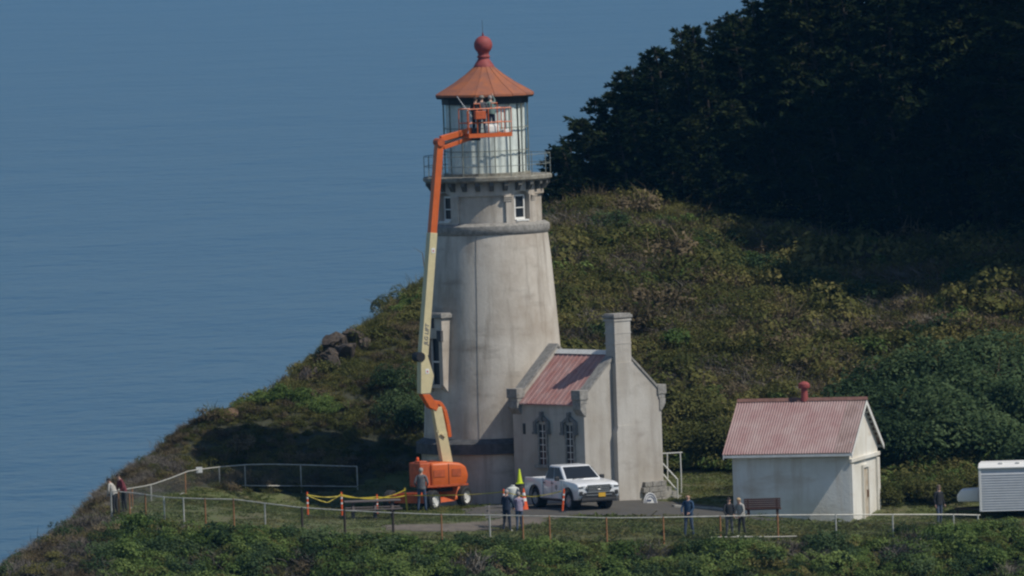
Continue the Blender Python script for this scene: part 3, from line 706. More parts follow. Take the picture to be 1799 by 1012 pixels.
def scatter(name, P, rot, scl, idx):
    me = bpy.data.meshes.new(name); me.from_pydata(P.tolist(), [], [])
    for nm, ty, da, key in (('rot', 'FLOAT_VECTOR', rot, 'vector'), ('scl', 'FLOAT', scl, 'value'), ('idx', 'INT', idx, 'value')):
        a = me.attributes.new(nm, ty, 'POINT'); a.data.foreach_set(key, np.ascontiguousarray(da).ravel())
    o = bpy.data.objects.new(name, me); COL.objects.link(o)
    g = bpy.data.node_groups.new(name, 'GeometryNodeTree')
    g.interface.new_socket('Geometry', in_out='INPUT', socket_type='NodeSocketGeometry'); g.interface.new_socket('Geometry', in_out='OUTPUT', socket_type='NodeSocketGeometry')
    gi = g.nodes.new('NodeGroupInput'); go = g.nodes.new('NodeGroupOutput'); ip = g.nodes.new('GeometryNodeInstanceOnPoints'); ci = g.nodes.new('GeometryNodeCollectionInfo')
    ci.inputs['Collection'].default_value = PROTO; ci.inputs['Separate Children'].default_value = True; ci.inputs['Reset Children'].default_value = True
    ip.inputs['Pick Instance'].default_value = True
    def na(nm, ty):
        x = g.nodes.new('GeometryNodeInputNamedAttribute'); x.data_type = ty; x.inputs[0].default_value = nm; return [s for s in x.outputs if s.enabled and s.name == 'Attribute'][0]
    e2r = g.nodes.new('FunctionNodeEulerToRotation'); L = g.links
    L.new(gi.outputs[0], ip.inputs['Points']); L.new(ci.outputs[0], ip.inputs['Instance']); L.new(na('idx', 'INT'), ip.inputs['Instance Index'])
    L.new(na('rot', 'FLOAT_VECTOR'), e2r.inputs[0]); L.new(e2r.outputs[0], ip.inputs['Rotation']); L.new(na('scl', 'FLOAT'), ip.inputs['Scale']); L.new(ip.outputs[0], go.inputs[0])
    mo = o.modifiers.new('scatter', 'NODES'); mo.node_group = g
    return tag(o, kind='stuff')
def cloud(n, x0, x1, y0, y1, keep):
    x = rng.uniform(x0, x1, n); y = rng.uniform(y0, y1, n); k = keep(x, y); x = x[k]; y = y[k]; z = height(x, y)
    v = np.stack([x, y, z], 1); d = v-CAM; zz = d @ FW; px = 899.5+FPX*(d @ CR)/zz; py = 506-FPX*(d @ CU)/zz
    k = (px > -260) & (px < 2060) & (py < 1350); return v[k]
def tilt(P, amt=.5):
    e = .4; gx = (height(P[:, 0]+e, P[:, 1])-height(P[:, 0]-e, P[:, 1]))/(2*e); gy = (height(P[:, 0], P[:, 1]+e)-height(P[:, 0], P[:, 1]-e))/(2*e)
    r = np.zeros((len(P), 3)); r[:, 0] = np.arctan(gy)*amt+rng.normal(0, .12, len(P)); r[:, 1] = -np.arctan(gx)*amt+rng.normal(0, .12, len(P)); r[:, 2] = 0
    return r
# crowns of small plants on the slopes behind the station
def keep_hill(x, y):
    b = ~in_plateau(x, y) & (y > -14) & ~in_soil(x, y)
    b &= np.hypot(x-TX, y) > 3.9
    return b
P = cloud(46000, -24, 36, -14, 62, keep_hill)
near = P[:, 1] < 36
P = P[near | (rng.uniform(size=len(P)) < .3)]
x, y, z = P.T
patch = sines(x, y, 11, 9); patch2 = sines(x, y, 12, 5); pt3 = sines(x, y*1.6, 13, 14)
left = x < -2.5
idx = np.full(len(P), 2)
u = rng.uniform(size=len(P))
# left slope: low olive heath with green clumps near the tower; right slope: grey windswept twigs, brown and olive scrub
idx = np.where(left, np.where(u < .62, 7, np.where(u < .85, 3, 4)), idx)
idx = np.where(left & (patch > .62) & (y > 7.5), np.where(u < .6, 0, 1), idx)
grey = ~left & (patch2+pt3*.8 > .0)
idx = np.where(~left, np.where(u < .5, 2, np.where(u < .78, 3, np.where(u < .83, 0, 4))), idx)
idx = np.where(grey, np.where(u < .22, 5, np.where(u < .55, 4, np.where(u < .8, 3, 2))), idx)
idx = np.where(~left & (patch > .62), np.where(u < .5, 8, 2), idx)
idx = np.where(~left & (x > 2) & (y < 7), np.where(u < .45, 1, 2), idx)
idx = np.where((x < -14) & (u < .55), np.where(patch2 > 0, 5, 4), idx)
scl = np.exp(rng.normal(0, .25, len(P)))*np.where(left, .72, .92)*np.where((x < -13), .7, 1)
scl = np.where((idx == 0) | (idx == 1), scl*1.1, scl)
big = (rng.uniform(size=len(P)) < .035) & (y > 5); scl = np.where(big, scl*rng.uniform(1.7, 2.4, len(P)), scl*np.where(left, 1, 1.08)); idx = np.where(big & (idx != 4) & (idx != 7), 2, idx); scl = np.where(big & left, scl*.75, scl)
rot = tilt(P); rot[:, 2] = np.where(idx == 5, rng.normal(0, .5, len(P)), rng.uniform(0, 6.28, len(P)))
P = P.copy(); P[:, 2] -= .06
scatter('hillside_scrub', P, rot, scl, idx)
# dense brush on the near slope below the fence
def keep_front(x, y): return ~in_plateau(x, y) & (y < -11) & (y > -40)
P = cloud(9000, -27, 28, -40, -11, keep_front)
x, y, z = P.T; u = rng.uniform(size=len(P)); patch = sines(x, y*1.8, 21, 6.5); p2 = sines(x, y, 22, 3)
idx = np.where(u < .4, 0, np.where(u < .72, 1, np.where(u < .86, 8, 2)))
idx = np.where(patch+.3*p2 > .55, np.where(u < .5, 5, np.where(u < .8, 4, 3)), idx)
idx = np.where((patch < -.25) & (u < .55) & (x > -4), 6, idx)
idx = np.where((x < -16.5) & (u < .75), np.where(p2 > 0, 5, 4), idx)
scl = np.exp(rng.normal(0, .22, len(P)))*np.where(x < -16, .75, .95)
rot = tilt(P, .4); rot[:, 2] = np.where(idx == 6, rng.normal(0, .4, len(P)), rng.uniform(0, 6.28, len(P)))
P = P.copy(); P[:, 2] -= .10
BL = np.array([(-300, 1100), (0, 985), (60, 935), (130, 900), (190, 888), (300, 903), (420, 911), (600, 932), (900, 940), (1100, 948), (1300, 946), (1450, 937), (1600, 921), (1720, 905), (2100, 898)], float)
d = P-CAM; zz = d @ FW; px = 899.5+FPX*(d @ CR)/zz; py = 506-FPX*(d @ CU)/zz
over = np.interp(px, BL[:, 0], BL[:, 1])+rng.normal(0, 4, len(P))-(py-.66*scl*42)
k = over < 50; P, rot, scl, idx, over = P[k], rot[k], scl[k], idx[k], over[k]
P[:, 2] -= np.clip(over, 0, 18)/42; scl = scl*np.where(over > 18, np.clip(1-(over-18)/40, .35, 1), 1)
scatter('foreground_brush', P, rot, scl, idx)
# short turf on the level ground
def keep_lawn(x, y): return in_plateau(x, y) & ~in_pad(x, y) & ~in_path(x, y) & ~in_path2(x, y) & (np.hypot(x-TX, y) > 3.3)
P = cloud(13000, -18, 26, -22.5, 5.2, keep_lawn)
def not_built(P):
    # keep clear of annex and shed floors
    a = R_(40); lx = (P[:, 0]-TX)*math.cos(a)+P[:, 1]*math.sin(a); ly = -(P[:, 0]-TX)*math.sin(a)+P[:, 1]*math.cos(a)
    b = (np.abs(lx) < 2.3) & (ly < -2) & (ly > -8.6)
    a = R_(-15); lx = (P[:, 0]-SHX)*math.cos(a)+(P[:, 1]-SHY)*math.sin(a); ly = -(P[:, 0]-SHX)*math.sin(a)+(P[:, 1]-SHY)*math.cos(a)
    b |= (lx < .2) & (lx > -SL-.1) & (ly > -.1) & (ly < SWD+.1)
    return P[~b]
P = not_built(P); x, y, z = P.T; u = rng.uniform(size=len(P)); pp = sines(x, y, 31, 4)
idx = np.where(pp+u*.6 > .55, 10, 9); scl = np.exp(rng.normal(0, .3, len(P)))*np.where((x > -1) & (y < -15.3), 1.15, .75)
rot = np.zeros((len(P), 3)); rot[:, 2] = rng.uniform(0, 6.28, len(P))
scatter('turf_grass', P, rot, scl, idx)

# ---- single shrubs, each a thing: rounded green bushes right of the annex and behind the shed
def bush_mesh(name, rad, hgt, n, leaf, seed, m): 
    vs, fs = leaf_dome(n, rad, hgt, leaf, seed, .7); me = bpy.data.meshes.new(name); me.from_pydata(vs, [], fs); me.materials.append(m); me.update(); return me
def stem_mesh(h):
    mb = MB(); r = random.Random(int(h*100))
    for i in range(5):
        a = r.uniform(0, 6.28); mb.tube([(0, 0, -.2), (.15*math.cos(a), .15*math.sin(a), h*.3), (.45*math.cos(a), .45*math.sin(a), h*.6)], .04, 5, .015)
    return mb.mesh('stem', X['bark'])
bm_ = [bush_mesh('foliage', 1.7, 2.3, 2600, .085, 41, F_DEEP), bush_mesh('foliage', 2.0, 2.0, 2800, .085, 42, F_DEEP), bush_mesh('foliage', 1.5, 1.9, 2200, .08, 43, F_OLIVE)]
sm_ = [stem_mesh(2.3), stem_mesh(2.0), stem_mesh(1.9)]
ORD = ['first', 'second', 'third', 'fourth', 'fifth', 'sixth', 'seventh', 'eighth', 'ninth', 'tenth', 'eleventh', 'twelfth', 'thirteenth', 'fourteenth', 'fifteenth', 'sixteenth']
def bush(px, Y, k, s, label, group, name='green_bush'):
    p = gp(px, Y)
    o = thing(name, label, 'bush', (p.x, p.y, p.z-.1), random.uniform(0, 6.28), group)
    o.scale = (s, s, s*random.uniform(.9, 1.1)); same('foliage', bm_[k], o); same('stem', sm_[k], o); return o
for i, (px, Y, k, s) in enumerate([(1380, -1.5, 1, 1.1), (1445, 0, 0, 1.25), (1520, 2.5, 1, 1.3), (1590, -.5, 0, 1.25), (1600, 5, 1, 1.45), (1660, 1, 0, 1.4), (1705, 5, 1, 1.5), (1745, 0, 1, 1.35), (1780, 4, 0, 1.45), (1805, -2, 1, 1.2), (1470, 6, 1, 1.35), (1640, 8.5, 0, 1.4), (1760, 9.5, 1, 1.45), (1555, 8.5, 0, 1.3), (1860, 3, 0, 1.4), (1400, 4, 0, 1.15)]):
    bush(px, Y, k, s, 'rounded dense dark green bush on the slope behind the white shed', 'rounded bushes behind the shed')
for i, (px, Y, k, s) in enumerate([(1560, -5.5, 2, .62), (1600, -5, 2, .7), (1640, -5.5, 2, .65), (1685, -5, 2, .7), (1725, -4.5, 2, .7)]):
    bush(px, Y, k, s, 'low scrubby bush between shed gable and white trailer, '+ORD[i]+' from the shed', 'bushes between shed and trailer')
for i, (px, Y, k, s) in enumerate([(1185, 6, 2, 1.05), (1225, 5, 2, 1.1), (1262, 4, 2, 1.05), (1150, 8, 2, 1.1), (1300, 4, 2, 1.1), (1205, 9, 2, 1.1), (1250, 8, 2, 1.15), (1330, 7, 2, 1.0)]):
    bush(px, Y, k, s, ('olive bush at the slope foot between annex and shed, '+ORD[[1, 3, 5, 0, 6, 2, 4, 7][i]]+' from the annex'), 'bushes between annex and shed')
for i, (px, Y, k, s) in enumerate([(700, 6.5, 2, .75), (728, 5.5, 2, .8), (690, 9, 2, .7)]):
    bush(px, Y, 0, s, ['middle green bush at the slope foot left of the lighthouse base', 'green bush at the slope foot touching the left side of the lighthouse', 'green bush higher up the slope left of the lighthouse base'][i], 'bushes left of the lighthouse')
for i, (px, Y, k, s) in enumerate([(690, 25, 2, .55), (715, 26, 2, .5)]):
    bush(px, Y, k, s, ['left one of two dark green bushes on the ridge skyline by the boom', 'right one of two dark green bushes on the ridge skyline by the boom'][i], 'bushes on the ridge skyline')

# ---- wind-shaped spruces
def spruce(seed, H, spread, n_br, lean, bare=.04):
    r = np.random.default_rng(seed); tr = MB(); pts = [(lean*(t**1.6)*H*.35, 0.06*math.sin(3*t+seed)*H*.2, H*t) for t in np.linspace(0, 1, 7)]
    tr.tube([(0, 0, -.6)]+pts, .022*H+.03, 6, .02)
    vs = []; fs = []
    def card(c, d, L, wd, up):
        k = len(vs); s = np.cross(d, up); s /= np.linalg.norm(s)+1e-9
        vs.extend([tuple(c), tuple(c+d*L*.5+s*wd), tuple(c+d*L), tuple(c+d*L*.5-s*wd)]); fs.append((k, k+1, k+2, k+3))
    for i in range(n_br):
        t = bare+(1-bare)*r.uniform(0, 1)**.8; f = t*6; a = int(min(5, f)); p0 = np.array(pts[a])*(1-(f-a))+np.array(pts[a+1])*(f-a)
        th = r.uniform(0, 2*math.pi); wind = 1.0 + .45*math.cos(th)*lean*2
        L = spread*H*math.sqrt(max(.02, 1.03-((t-bare)/(1-bare))**1.7))*(.72 if t > .6 else .95)*r.uniform(.4, 1.1)*max(.35, wind)+.10
        d = np.array([math.cos(th), math.sin(th), r.normal(.10, .16)]); d /= np.linalg.norm(d)
        b0 = p0; b1 = p0+d*L; tr.tube([b0, b0+d*L*.5+np.array([0, 0, .03*L]), b1], .012*H*.3*(1-t)+.012, 4, .006)
        nn = int(12+32*L)
        for j in range(nn):
            q = r.uniform(.18, 1.02); c = b0+d*L*q+np.array([0, 0, .06*L*q*(1-q)])
            side = np.cross(d, [0, 0, 1]); side /= np.linalg.norm(side)
            dd = d*r.uniform(.3, 1)+side*r.normal(0, .75)+np.array([0, 0, r.normal(.02, .32)]); dd /= np.linalg.norm(dd)
            card(c, dd, r.uniform(.22, .52)*(1.1-.4*q), r.uniform(.030, .065), r.normal(size=3))
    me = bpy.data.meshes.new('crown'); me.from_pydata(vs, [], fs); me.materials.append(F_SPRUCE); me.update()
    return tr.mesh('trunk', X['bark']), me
SPR = [spruce(51, 5.0, .34, 95, -.45), spruce(52, 6.5, .30, 120, -.35), spruce(53, 8.0, .27, 150, -.25), spruce(54, 4.2, .42, 85, -.55), spruce(55, 10.5, .24, 175, -.15), spruce(56, 20.0, .19, 230, -.12, .45)]
HS = [5.0, 6.5, 8.0, 4.2, 10.5, 20.0]
SKYL = np.array([(900, 345), (945, 305), (1000, 240), (1050, 183), (1110, 132), (1190, 72), (1275, 22), (1340, -5), (1400, -60), (1500, -150), (1960, -260)], float)
def tree(px, Y, k, s, label, group):
    p = gp(px, Y)
    cap = un(px, np.interp(px, SKYL[:, 0], SKYL[:, 1])+(6 if Y > 46 else 18)+random.uniform(-6, 10), Y)[2]-p.z
    s = max(.35, min(s, cap/HS[k]))
    if Y > 43.9 and group.startswith('spruces out'): s = max(.35, cap/HS[k])
    o = thing('spruce_tree', label, 'tree', (p.x, p.y, p.z-.15), random.uniform(-.5, .5), group)
    o.scale = (s, s, s*random.uniform(.92, 1.08)); same('trunk', SPR[k][0], o); same('crown', SPR[k][1], o); return o
SKY_L = 'dark windswept spruce on the forest edge outlined against the sea'
_i = -1
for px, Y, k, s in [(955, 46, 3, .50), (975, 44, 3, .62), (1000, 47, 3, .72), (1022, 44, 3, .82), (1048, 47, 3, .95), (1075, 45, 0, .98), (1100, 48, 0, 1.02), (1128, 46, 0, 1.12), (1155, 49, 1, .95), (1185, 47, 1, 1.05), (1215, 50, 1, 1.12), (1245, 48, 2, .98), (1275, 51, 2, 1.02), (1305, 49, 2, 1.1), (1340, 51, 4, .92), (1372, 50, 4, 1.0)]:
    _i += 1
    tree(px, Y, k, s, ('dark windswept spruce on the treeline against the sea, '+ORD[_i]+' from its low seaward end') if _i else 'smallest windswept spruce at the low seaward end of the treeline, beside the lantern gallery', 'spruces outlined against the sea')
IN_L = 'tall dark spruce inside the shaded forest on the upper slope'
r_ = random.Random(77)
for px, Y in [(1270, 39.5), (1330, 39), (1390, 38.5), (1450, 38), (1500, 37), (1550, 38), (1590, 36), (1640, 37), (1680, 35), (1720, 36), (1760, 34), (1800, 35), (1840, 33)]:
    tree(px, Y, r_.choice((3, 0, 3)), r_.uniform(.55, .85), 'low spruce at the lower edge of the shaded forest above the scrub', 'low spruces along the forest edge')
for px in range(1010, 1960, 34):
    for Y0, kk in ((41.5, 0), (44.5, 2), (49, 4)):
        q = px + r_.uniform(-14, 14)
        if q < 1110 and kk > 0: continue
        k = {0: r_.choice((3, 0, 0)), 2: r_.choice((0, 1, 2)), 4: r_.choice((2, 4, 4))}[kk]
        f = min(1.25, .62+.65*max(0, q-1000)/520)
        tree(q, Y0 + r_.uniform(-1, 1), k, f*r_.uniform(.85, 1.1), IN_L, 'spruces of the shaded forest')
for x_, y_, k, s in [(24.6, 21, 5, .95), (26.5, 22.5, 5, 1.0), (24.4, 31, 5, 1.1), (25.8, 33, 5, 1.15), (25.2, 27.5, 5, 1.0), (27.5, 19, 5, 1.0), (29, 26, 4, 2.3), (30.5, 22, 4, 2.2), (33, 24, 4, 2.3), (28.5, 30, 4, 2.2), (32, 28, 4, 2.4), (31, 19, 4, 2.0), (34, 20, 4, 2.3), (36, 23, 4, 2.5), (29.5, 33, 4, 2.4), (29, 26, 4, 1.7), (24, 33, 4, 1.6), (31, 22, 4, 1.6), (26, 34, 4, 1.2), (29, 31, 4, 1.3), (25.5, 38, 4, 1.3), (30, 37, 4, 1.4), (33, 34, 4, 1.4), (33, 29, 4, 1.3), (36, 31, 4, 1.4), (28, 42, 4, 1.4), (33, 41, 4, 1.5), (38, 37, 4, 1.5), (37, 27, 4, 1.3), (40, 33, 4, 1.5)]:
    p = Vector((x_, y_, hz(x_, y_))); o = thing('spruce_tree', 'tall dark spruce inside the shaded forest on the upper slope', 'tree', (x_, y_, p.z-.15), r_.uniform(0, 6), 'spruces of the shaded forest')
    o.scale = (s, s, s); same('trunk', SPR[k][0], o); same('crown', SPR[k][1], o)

# ---- rocks on the left ridge
def rock_mesh(seed):
    """fractured boulder: hull of random points, ledged and roughened"""
    bm = bmesh.new(); r = np.random.default_rng(seed)
    for i in range(26):
        v = r.normal(size=3); v /= np.linalg.norm(v); v *= r.uniform(.75, 1.05); bm.verts.new(v)
    res = bmesh.ops.convex_hull(bm, input=bm.verts); bmesh.ops.delete(bm, geom=[e for e in res['geom_interior'] if isinstance(e, bmesh.types.BMVert)], context='VERTS')
    bmesh.ops.subdivide_edges(bm, edges=bm.edges, cuts=3, use_grid_fill=True)
    for v in bm.verts: v.co *= 1+r.normal(0, .035); v.co.z += .06*math.sin(v.co.z*14+v.co.x*3)
    me = bpy.data.meshes.new('rock'); bm.to_mesh(me); bm.free(); me.materials.append(X['rock']); return me
RK = [rock_mesh(s) for s in (1, 2, 3)]
for i, (px, py, Y, s) in enumerate([(590, 588, 15.5, (.75, .7, .5)), (625, 578, 16.5, (.8, .6, .42)), (606, 606, 14.6, (.9, .6, .45)), (580, 612, 14.2, (.45, .5, .45)), (640, 596, 15.5, (.55, .5, .4)), (585, 632, 13.2, (.65, .5, .3)), (540, 650, 12.5, (.55, .45, .28)), (518, 678, 11.6, (.42, .4, .3)), (555, 640, 12.6, (.3, .3, .2))]):
    p = un(px, py, Y); o = bpy.data.objects.new('rock', RK[i % 3]); COL.objects.link(o); o.location = (p[0], p[1], p[2]-.36); o.scale = [v_*.95 for v_ in s]; o.rotation_euler = (.2*i, .3*i, i)
    tag(o, ['large brown boulder at the upper left of the ridge outcrop', 'broad flat brown boulder topping the ridge outcrop', 'long brown boulder in the middle of the ridge outcrop', 'small dark boulder at the left edge of the ridge outcrop', 'brown boulder at the right end of the ridge outcrop', 'low grey boulder at the foot of the ridge outcrop', 'brown rock on the skyline below the ridge outcrop', 'lowest single brown rock on the left skyline', 'smallest brown rock between outcrop and lower skyline rock'][i], 'rock', 'rocks of the ridge outcrop')
# ================================================================== FENCES
def ipx(poly, n):
    """resample a photo polyline [(px,py,Y)...] to n points, linear in px"""
    P = np.array(poly, float); q = np.linspace(P[0, 0], P[-1, 0], n); return [un(a, np.interp(a, P[:, 0], P[:, 1]), np.interp(a, P[:, 0], P[:, 2])) for a in q]
def at_px(poly, a):
    P = np.array(poly, float); return un(a, np.interp(a, P[:, 0], P[:, 1]), np.interp(a, P[:, 0], P[:, 2]))
FRONT = [(193, 863, -14.6), (227, 865, -14.9), (290, 874, -16.5), (322, 875, -17), (360, 876.5, -17.3), (410, 877, -17.7), (465, 884, -18.2), (530, 892, -18.8), (610, 897, -19.3), (690, 901, -19.8), (775, 904, -20.2), (860, 905, -20.5), (965, 907, -20.9), (1065, 910, -21.2), (1165, 909, -21.2), (1265, 907, -21), (1366, 905, -20.8), (1468, 904.5, -20.2), (1568, 904, -19.4), (1675, 904, -18.6), (1722, 905, -18.2)]
FE = thing('chain_link_fence', 'long low chain link fence with pipe top rail along the front of the lawn', 'fence', (0, 0, 0))
top = ipx(FRONT, 70); top = [Vector(p) for p in top]
MB().tube(top, .024, 6).build('top_rail', X['rail_galv'], FE)
RUST = {208, 227, 255, 360, 410, 965, 1065, 1165, 1265, 1366, 775, 918}
for a in (195, 208, 227, 255, 288, 322, 360, 410, 465, 530, 605, 690, 775, 860, 918, 965, 1065, 1165, 1265, 1366, 1468, 1568, 1675, 1718):
    p = Vector(at_px(FRONT, a)); zb = hz(p.x, p.y)-.15
    dark = a in (530, 605, 690); m = X['rail_dark'] if dark else X['rail_rust'] if a in RUST else X['rail_galv']
    MB().tube([p+Vector((0, 0, .02)), (p.x, p.y, zb)], .034 if not dark else .05, 7).build('post', m, FE)
# bottom rail showing on the right part
bt = [(1245, 944, -21.05), (1300, 943, -21), (1366, 943, -20.85), (1400, 942, -20.7)]
MB().tube(ipx(bt, 8), .02, 5).build('bottom_rail', X['rail_galv'], FE)
def wire_mesh(line, h, step, parent):
    vs = []; fs = []; L = [Vector(p) for p in line]; cum = [0]
    for a, b_ in zip(L[:-1], L[1:]): cum.append(cum[-1]+(b_-a).length)
    tot = cum[-1]; xs_ = [p.x for p in L]; ys_ = [p.y for p in L]; zs_ = [p.z for p in L]
    def P3(s): return np.array([np.interp(s, cum, xs_), np.interp(s, cum, ys_), np.interp(s, cum, zs_)])
    w = .002
    for i in range(int(tot/step)):
        for dr in (-1, 1):
            s0 = i*step; s1 = s0+dr*h*.5
            if not 0 <= s1 <= tot: continue
            a = P3(s0)-np.array([0, 0, .02]); c = P3(s1)-np.array([0, 0, h]); k = len(vs)
            vs += [tuple(a+[w, 0, 0]), tuple(a-[w, 0, 0]), tuple(c-[w, 0, 0]), tuple(c+[w, 0, 0]), tuple(a+[0, .006*dr, 0]), tuple(c+[0, .006*dr, 0])]
            fs += [(k, k+1, k+2, k+3), (k, k+4, k+5, k+3)]
    me = bpy.data.meshes.new('wire_mesh'); me.from_pydata(vs, [], fs); me.materials.append(X['wire']); me.update()
    o = bpy.data.objects.new('wire_mesh', me); COL.objects.link(o); o.parent = parent; o['kind'] = 'stuff'
wire_mesh(top, .95, .075, FE)
BACK = [(196, 862, -13.6), (228, 858.5, -12), (265, 852, -9), (300, 840, -5.5), (330, 828, -3), (352, 824.5, -2), (385, 820.5, -.6), (430, 816.5, .7), (475, 815.5, 1.4), (528, 816.5, 1.8), (578, 818, 2.0), (627, 819.5, 2.2)]
FB = thing('chain_link_fence', 'weathered fence rail climbing the left edge of the lawn into the tower shadow', 'fence', (0, 0, 0))
bt_ = ipx(BACK, 30); MB().tube(bt_, .026, 6).build('top_rail', X['rail_galv'], FB)
LOW = [(228, 893, -12), (265, 888, -9), (300, 876, -5.5), (327, 864, -3.1)]
MB().tube(ipx(LOW, 8), .024, 6).build('bottom_rail', X['rail_galv'], FB)
LOW2 = [(425, 853, .6), (475, 853.5, 1.4), (528, 853.5, 1.8), (627, 855, 2.2)]
MB().tube(ipx(LOW2, 8), .022, 6).build('bottom_rail', X['rail_galv'], FB)
for a in (232, 265, 325, 385, 430, 528, 627):
    p = Vector(at_px(BACK, a)); MB().tube([p, (p.x, p.y, hz(p.x, p.y)-.2)], .03, 6).build('post', X['rail_rust'] if a in (232, 325) else X['rail_galv'], FB)
wire_mesh(bt_, .85, .075, FB)
p = at_px(BACK, 350); tag(MB().box((p[0], p[1]-.06, p[2]-.02), (.26, .03, .24)).build('small_sign', X['trailer_trim'], bevel=.01), 'small pale square sign fixed to the top rail of the left fence', 'sign')

# ================================================================== BOOM LIFT
LZ = .05; LB = un(772, 893, -5.0)
BL_ = thing('boom_lift', 'tall orange and cream articulating boom lift parked at the foot of the tower', 'boom lift', (0, 0, 0))
YAW = R_(27); TN = Vector((math.cos(YAW), math.sin(YAW), 0)); NV = Vector((math.sin(YAW), -math.cos(YAW), 0))   # boom plane tangent, lit face normal
piv = Vector(un(785, 815, -4.9))
def bp_(px, py, off=0.0):
    """point on the boom's own vertical plane seen at that photo position"""
    Y = piv.y
    for _ in range(5):
        p = un(px, py, Y); Y = piv.y + (p[0]-piv.x)*TN.y/TN.x
    return Vector(un(px, py, Y)) + NV*off
def plate(poly, thick, off=0.0): return MB().prism([bp_(a, c, off) + NV*thick/2 for a, c in poly], -NV*thick)
# chassis
CH = Vector((piv.x-.85, piv.y-.25, hz(piv.x, piv.y))); cd = Vector((math.sin(R_(32)), math.cos(R_(32)), 0)); cs = Vector((cd.y, -cd.x, 0)); cq = Matrix((cs, cd, Vector((0, 0, 1)))).transposed()
def C3(x, y, z): return CH + cs*x + cd*y + Vector((0, 0, z))
mb = MB(); mb.box(C3(0, 0, .55), (1.1, 2.9, .38), cq); mb.box(C3(0, -1.35, .5), (2.0, .5, .32), cq); mb.box(C3(0, 1.3, .5), (1.9, .45, .3), cq)
mb.prism([C3(x, y, z) for x, y, z in ((.56, -.9, .35), (1.0, -.75, .30), (1.02, .6, .30), (.56, .9, .75))], cd*.02); mb.build('chassis', X['orange_d'], BL_, bevel=.03)
mb = MB(); mb.prism([C3(1.0, .85, .35), C3(.55, -.2, .35), C3(.55, .5, .95), C3(.95, 1.05, .85)], Vector((0, 0, .08))); mb.build('axle_guard', X['orange'], BL_)
for wx in (-1.02, 1.02):
    for wy in (-1.22, 1.22):
        ax = Matrix((Vector((0, 0, 1)), cd, cs*(1 if wx > 0 else -1))).transposed(); c = C3(wx, wy, .42)
        ax = Matrix((cd, Vector((0, 0, 1)), cs*(1 if wx > 0 else -1))).transposed()
        wh = MB().lathe([(.20, -.16), (.36, -.18), (.43, -.12), (.43, .12), (.36, .18), (.26, .17), (.25, .10)], 20, c=c, axis=ax).build('tyre', X['tyre'], BL_, smooth=R_(40))
        MB().lathe([(.26, .16), (.24, .10), (.12, .07), (.11, .12), (0, .12)], 18, c=c, axis=ax).build('rim', X['rim'], wh, smooth=R_(40))
# turntable: rounded counterweight hood and engine side
TB = Vector((piv.x-.40, piv.y-.1, CH.z)); tq = Matrix((TN, -NV, Vector((0, 0, 1)))).transposed()
def T3(x, y, z): return TB + TN*x - NV*y + Vector((0, 0, z))
MB().lathe([(0, .72), (.62, .72), (.62, .88), (0, .88)], 20, c=TB).build('slew_ring', X['black'], BL_)
poly = [(-.75, .90), (.65, .90), (.92, 1.0), (1.0, 1.35), (.9, 1.72), (.65, 1.88), (.2, 1.94), (-.75, 1.94)]
MB().prism([T3(x, -.92, z) for x, z in poly], -NV*1.0).build('engine_hood', X['orange'], BL_, bevel=.12, bseg=3, smooth=R_(45))
MB().prism([T3(x, .22, z) for x, z in poly], -NV*.75).build('counterweight', X['orange'], BL_, bevel=.12, bseg=3, smooth=R_(45))
mb = MB(); mb.box(T3(-1.0, -.35, 1.45), (.48, 1.0, 1.0), tq); mb.box(T3(-.98, -.45, 1.98), (.38, .5, .1), tq); mb.build('control_box', X['orange_d'], BL_, bevel=.04)
MB().lathe([(.06, 0), (.07, .06), (.05, .14), (0, .15)], 10, c=T3(-1.0, -.2, 2.03)).build('beacon', X['cone_orange'], BL_)
for hx, hw_ in ((-.38, .5), (.42, .42)): MB().box(T3(hx, -.93, 1.5), (hw_, .02, .3), tq).build('hood_panel', X['orange_d'], BL_)
MB().box(T3(.06, -.925, 1.45), (.02, .02, .86), tq).build('hood_seam', X['black'], BL_)
MB().box(T3(0, -.9, .98), (1.9, .06, .08), tq).build('hood_skirt', X['orange_d'], BL_)
# booms
MB().beam(bp_(786, 822), bp_(766, 716), .46, .30, NV, .40, .28).build('lower_boom', X['cream'], BL_, bevel=.015)
mb = MB(); mb.prism([bp_(770, 762, .17), bp_(782, 760, .17), bp_(778, 768, .17)], NV*.06); mb.box(bp_(767, 757, .1), (.1, .1, .1)); mb.build('boom_bracket', X['cream'], BL_)
mb = MB(); lk = [(762, 706), (773, 708), (781, 720), (787, 745), (790, 768)]
for a, c in zip(lk[:-1], lk[1:]): mb.beam(bp_(*a, -.02), bp_(*c, -.02), .16, .16, NV)
mb.build('lift_link', X['orange'], BL_, bevel=.02)
plate([(738, 692), (752, 692), (768, 714), (764, 722), (752, 716)], .34).build('knuckle', X['orange'], BL_, bevel=.02)
plate([(736, 692), (753, 691), (759, 660), (747, 622), (739, 618), (736, 632)], .38).build('riser', X['cream'], BL_, bevel=.02)
d_, s_, u_ = axes(bp_(736, 627), bp_(736, 627)+NV)
MB().tube([bp_(735.5, 627, .22), bp_(735.5, 627, -.25)], .20, 14).build('hinge_pin', X['black'], BL_)
MB().beam(bp_(743, 624), bp_(759, 409), .33, .37, NV).build('main_boom', X['cream'], BL_, bevel=.015)
MB().beam(bp_(758.9, 411), bp_(771.5, 252), .29, .32, NV).build('fly_boom', X['orange'], BL_, bevel=.012)
MB().tube([bp_(771, 250, .22), bp_(771, 250, -.22)], .17, 14).build('elbow', X['orange_d'], BL_)
mb = MB(); mb.tube([bp_(742, 600, -.26), bp_(758, 400, -.26), bp_(768, 262, -.24)], .035, 6); mb.build('hose_track', X['black'], BL_)
MB().beam(bp_(774, 244), bp_(828, 229), .24, .2, NV).build('jib_boom', X['orange'], BL_, bevel=.012)
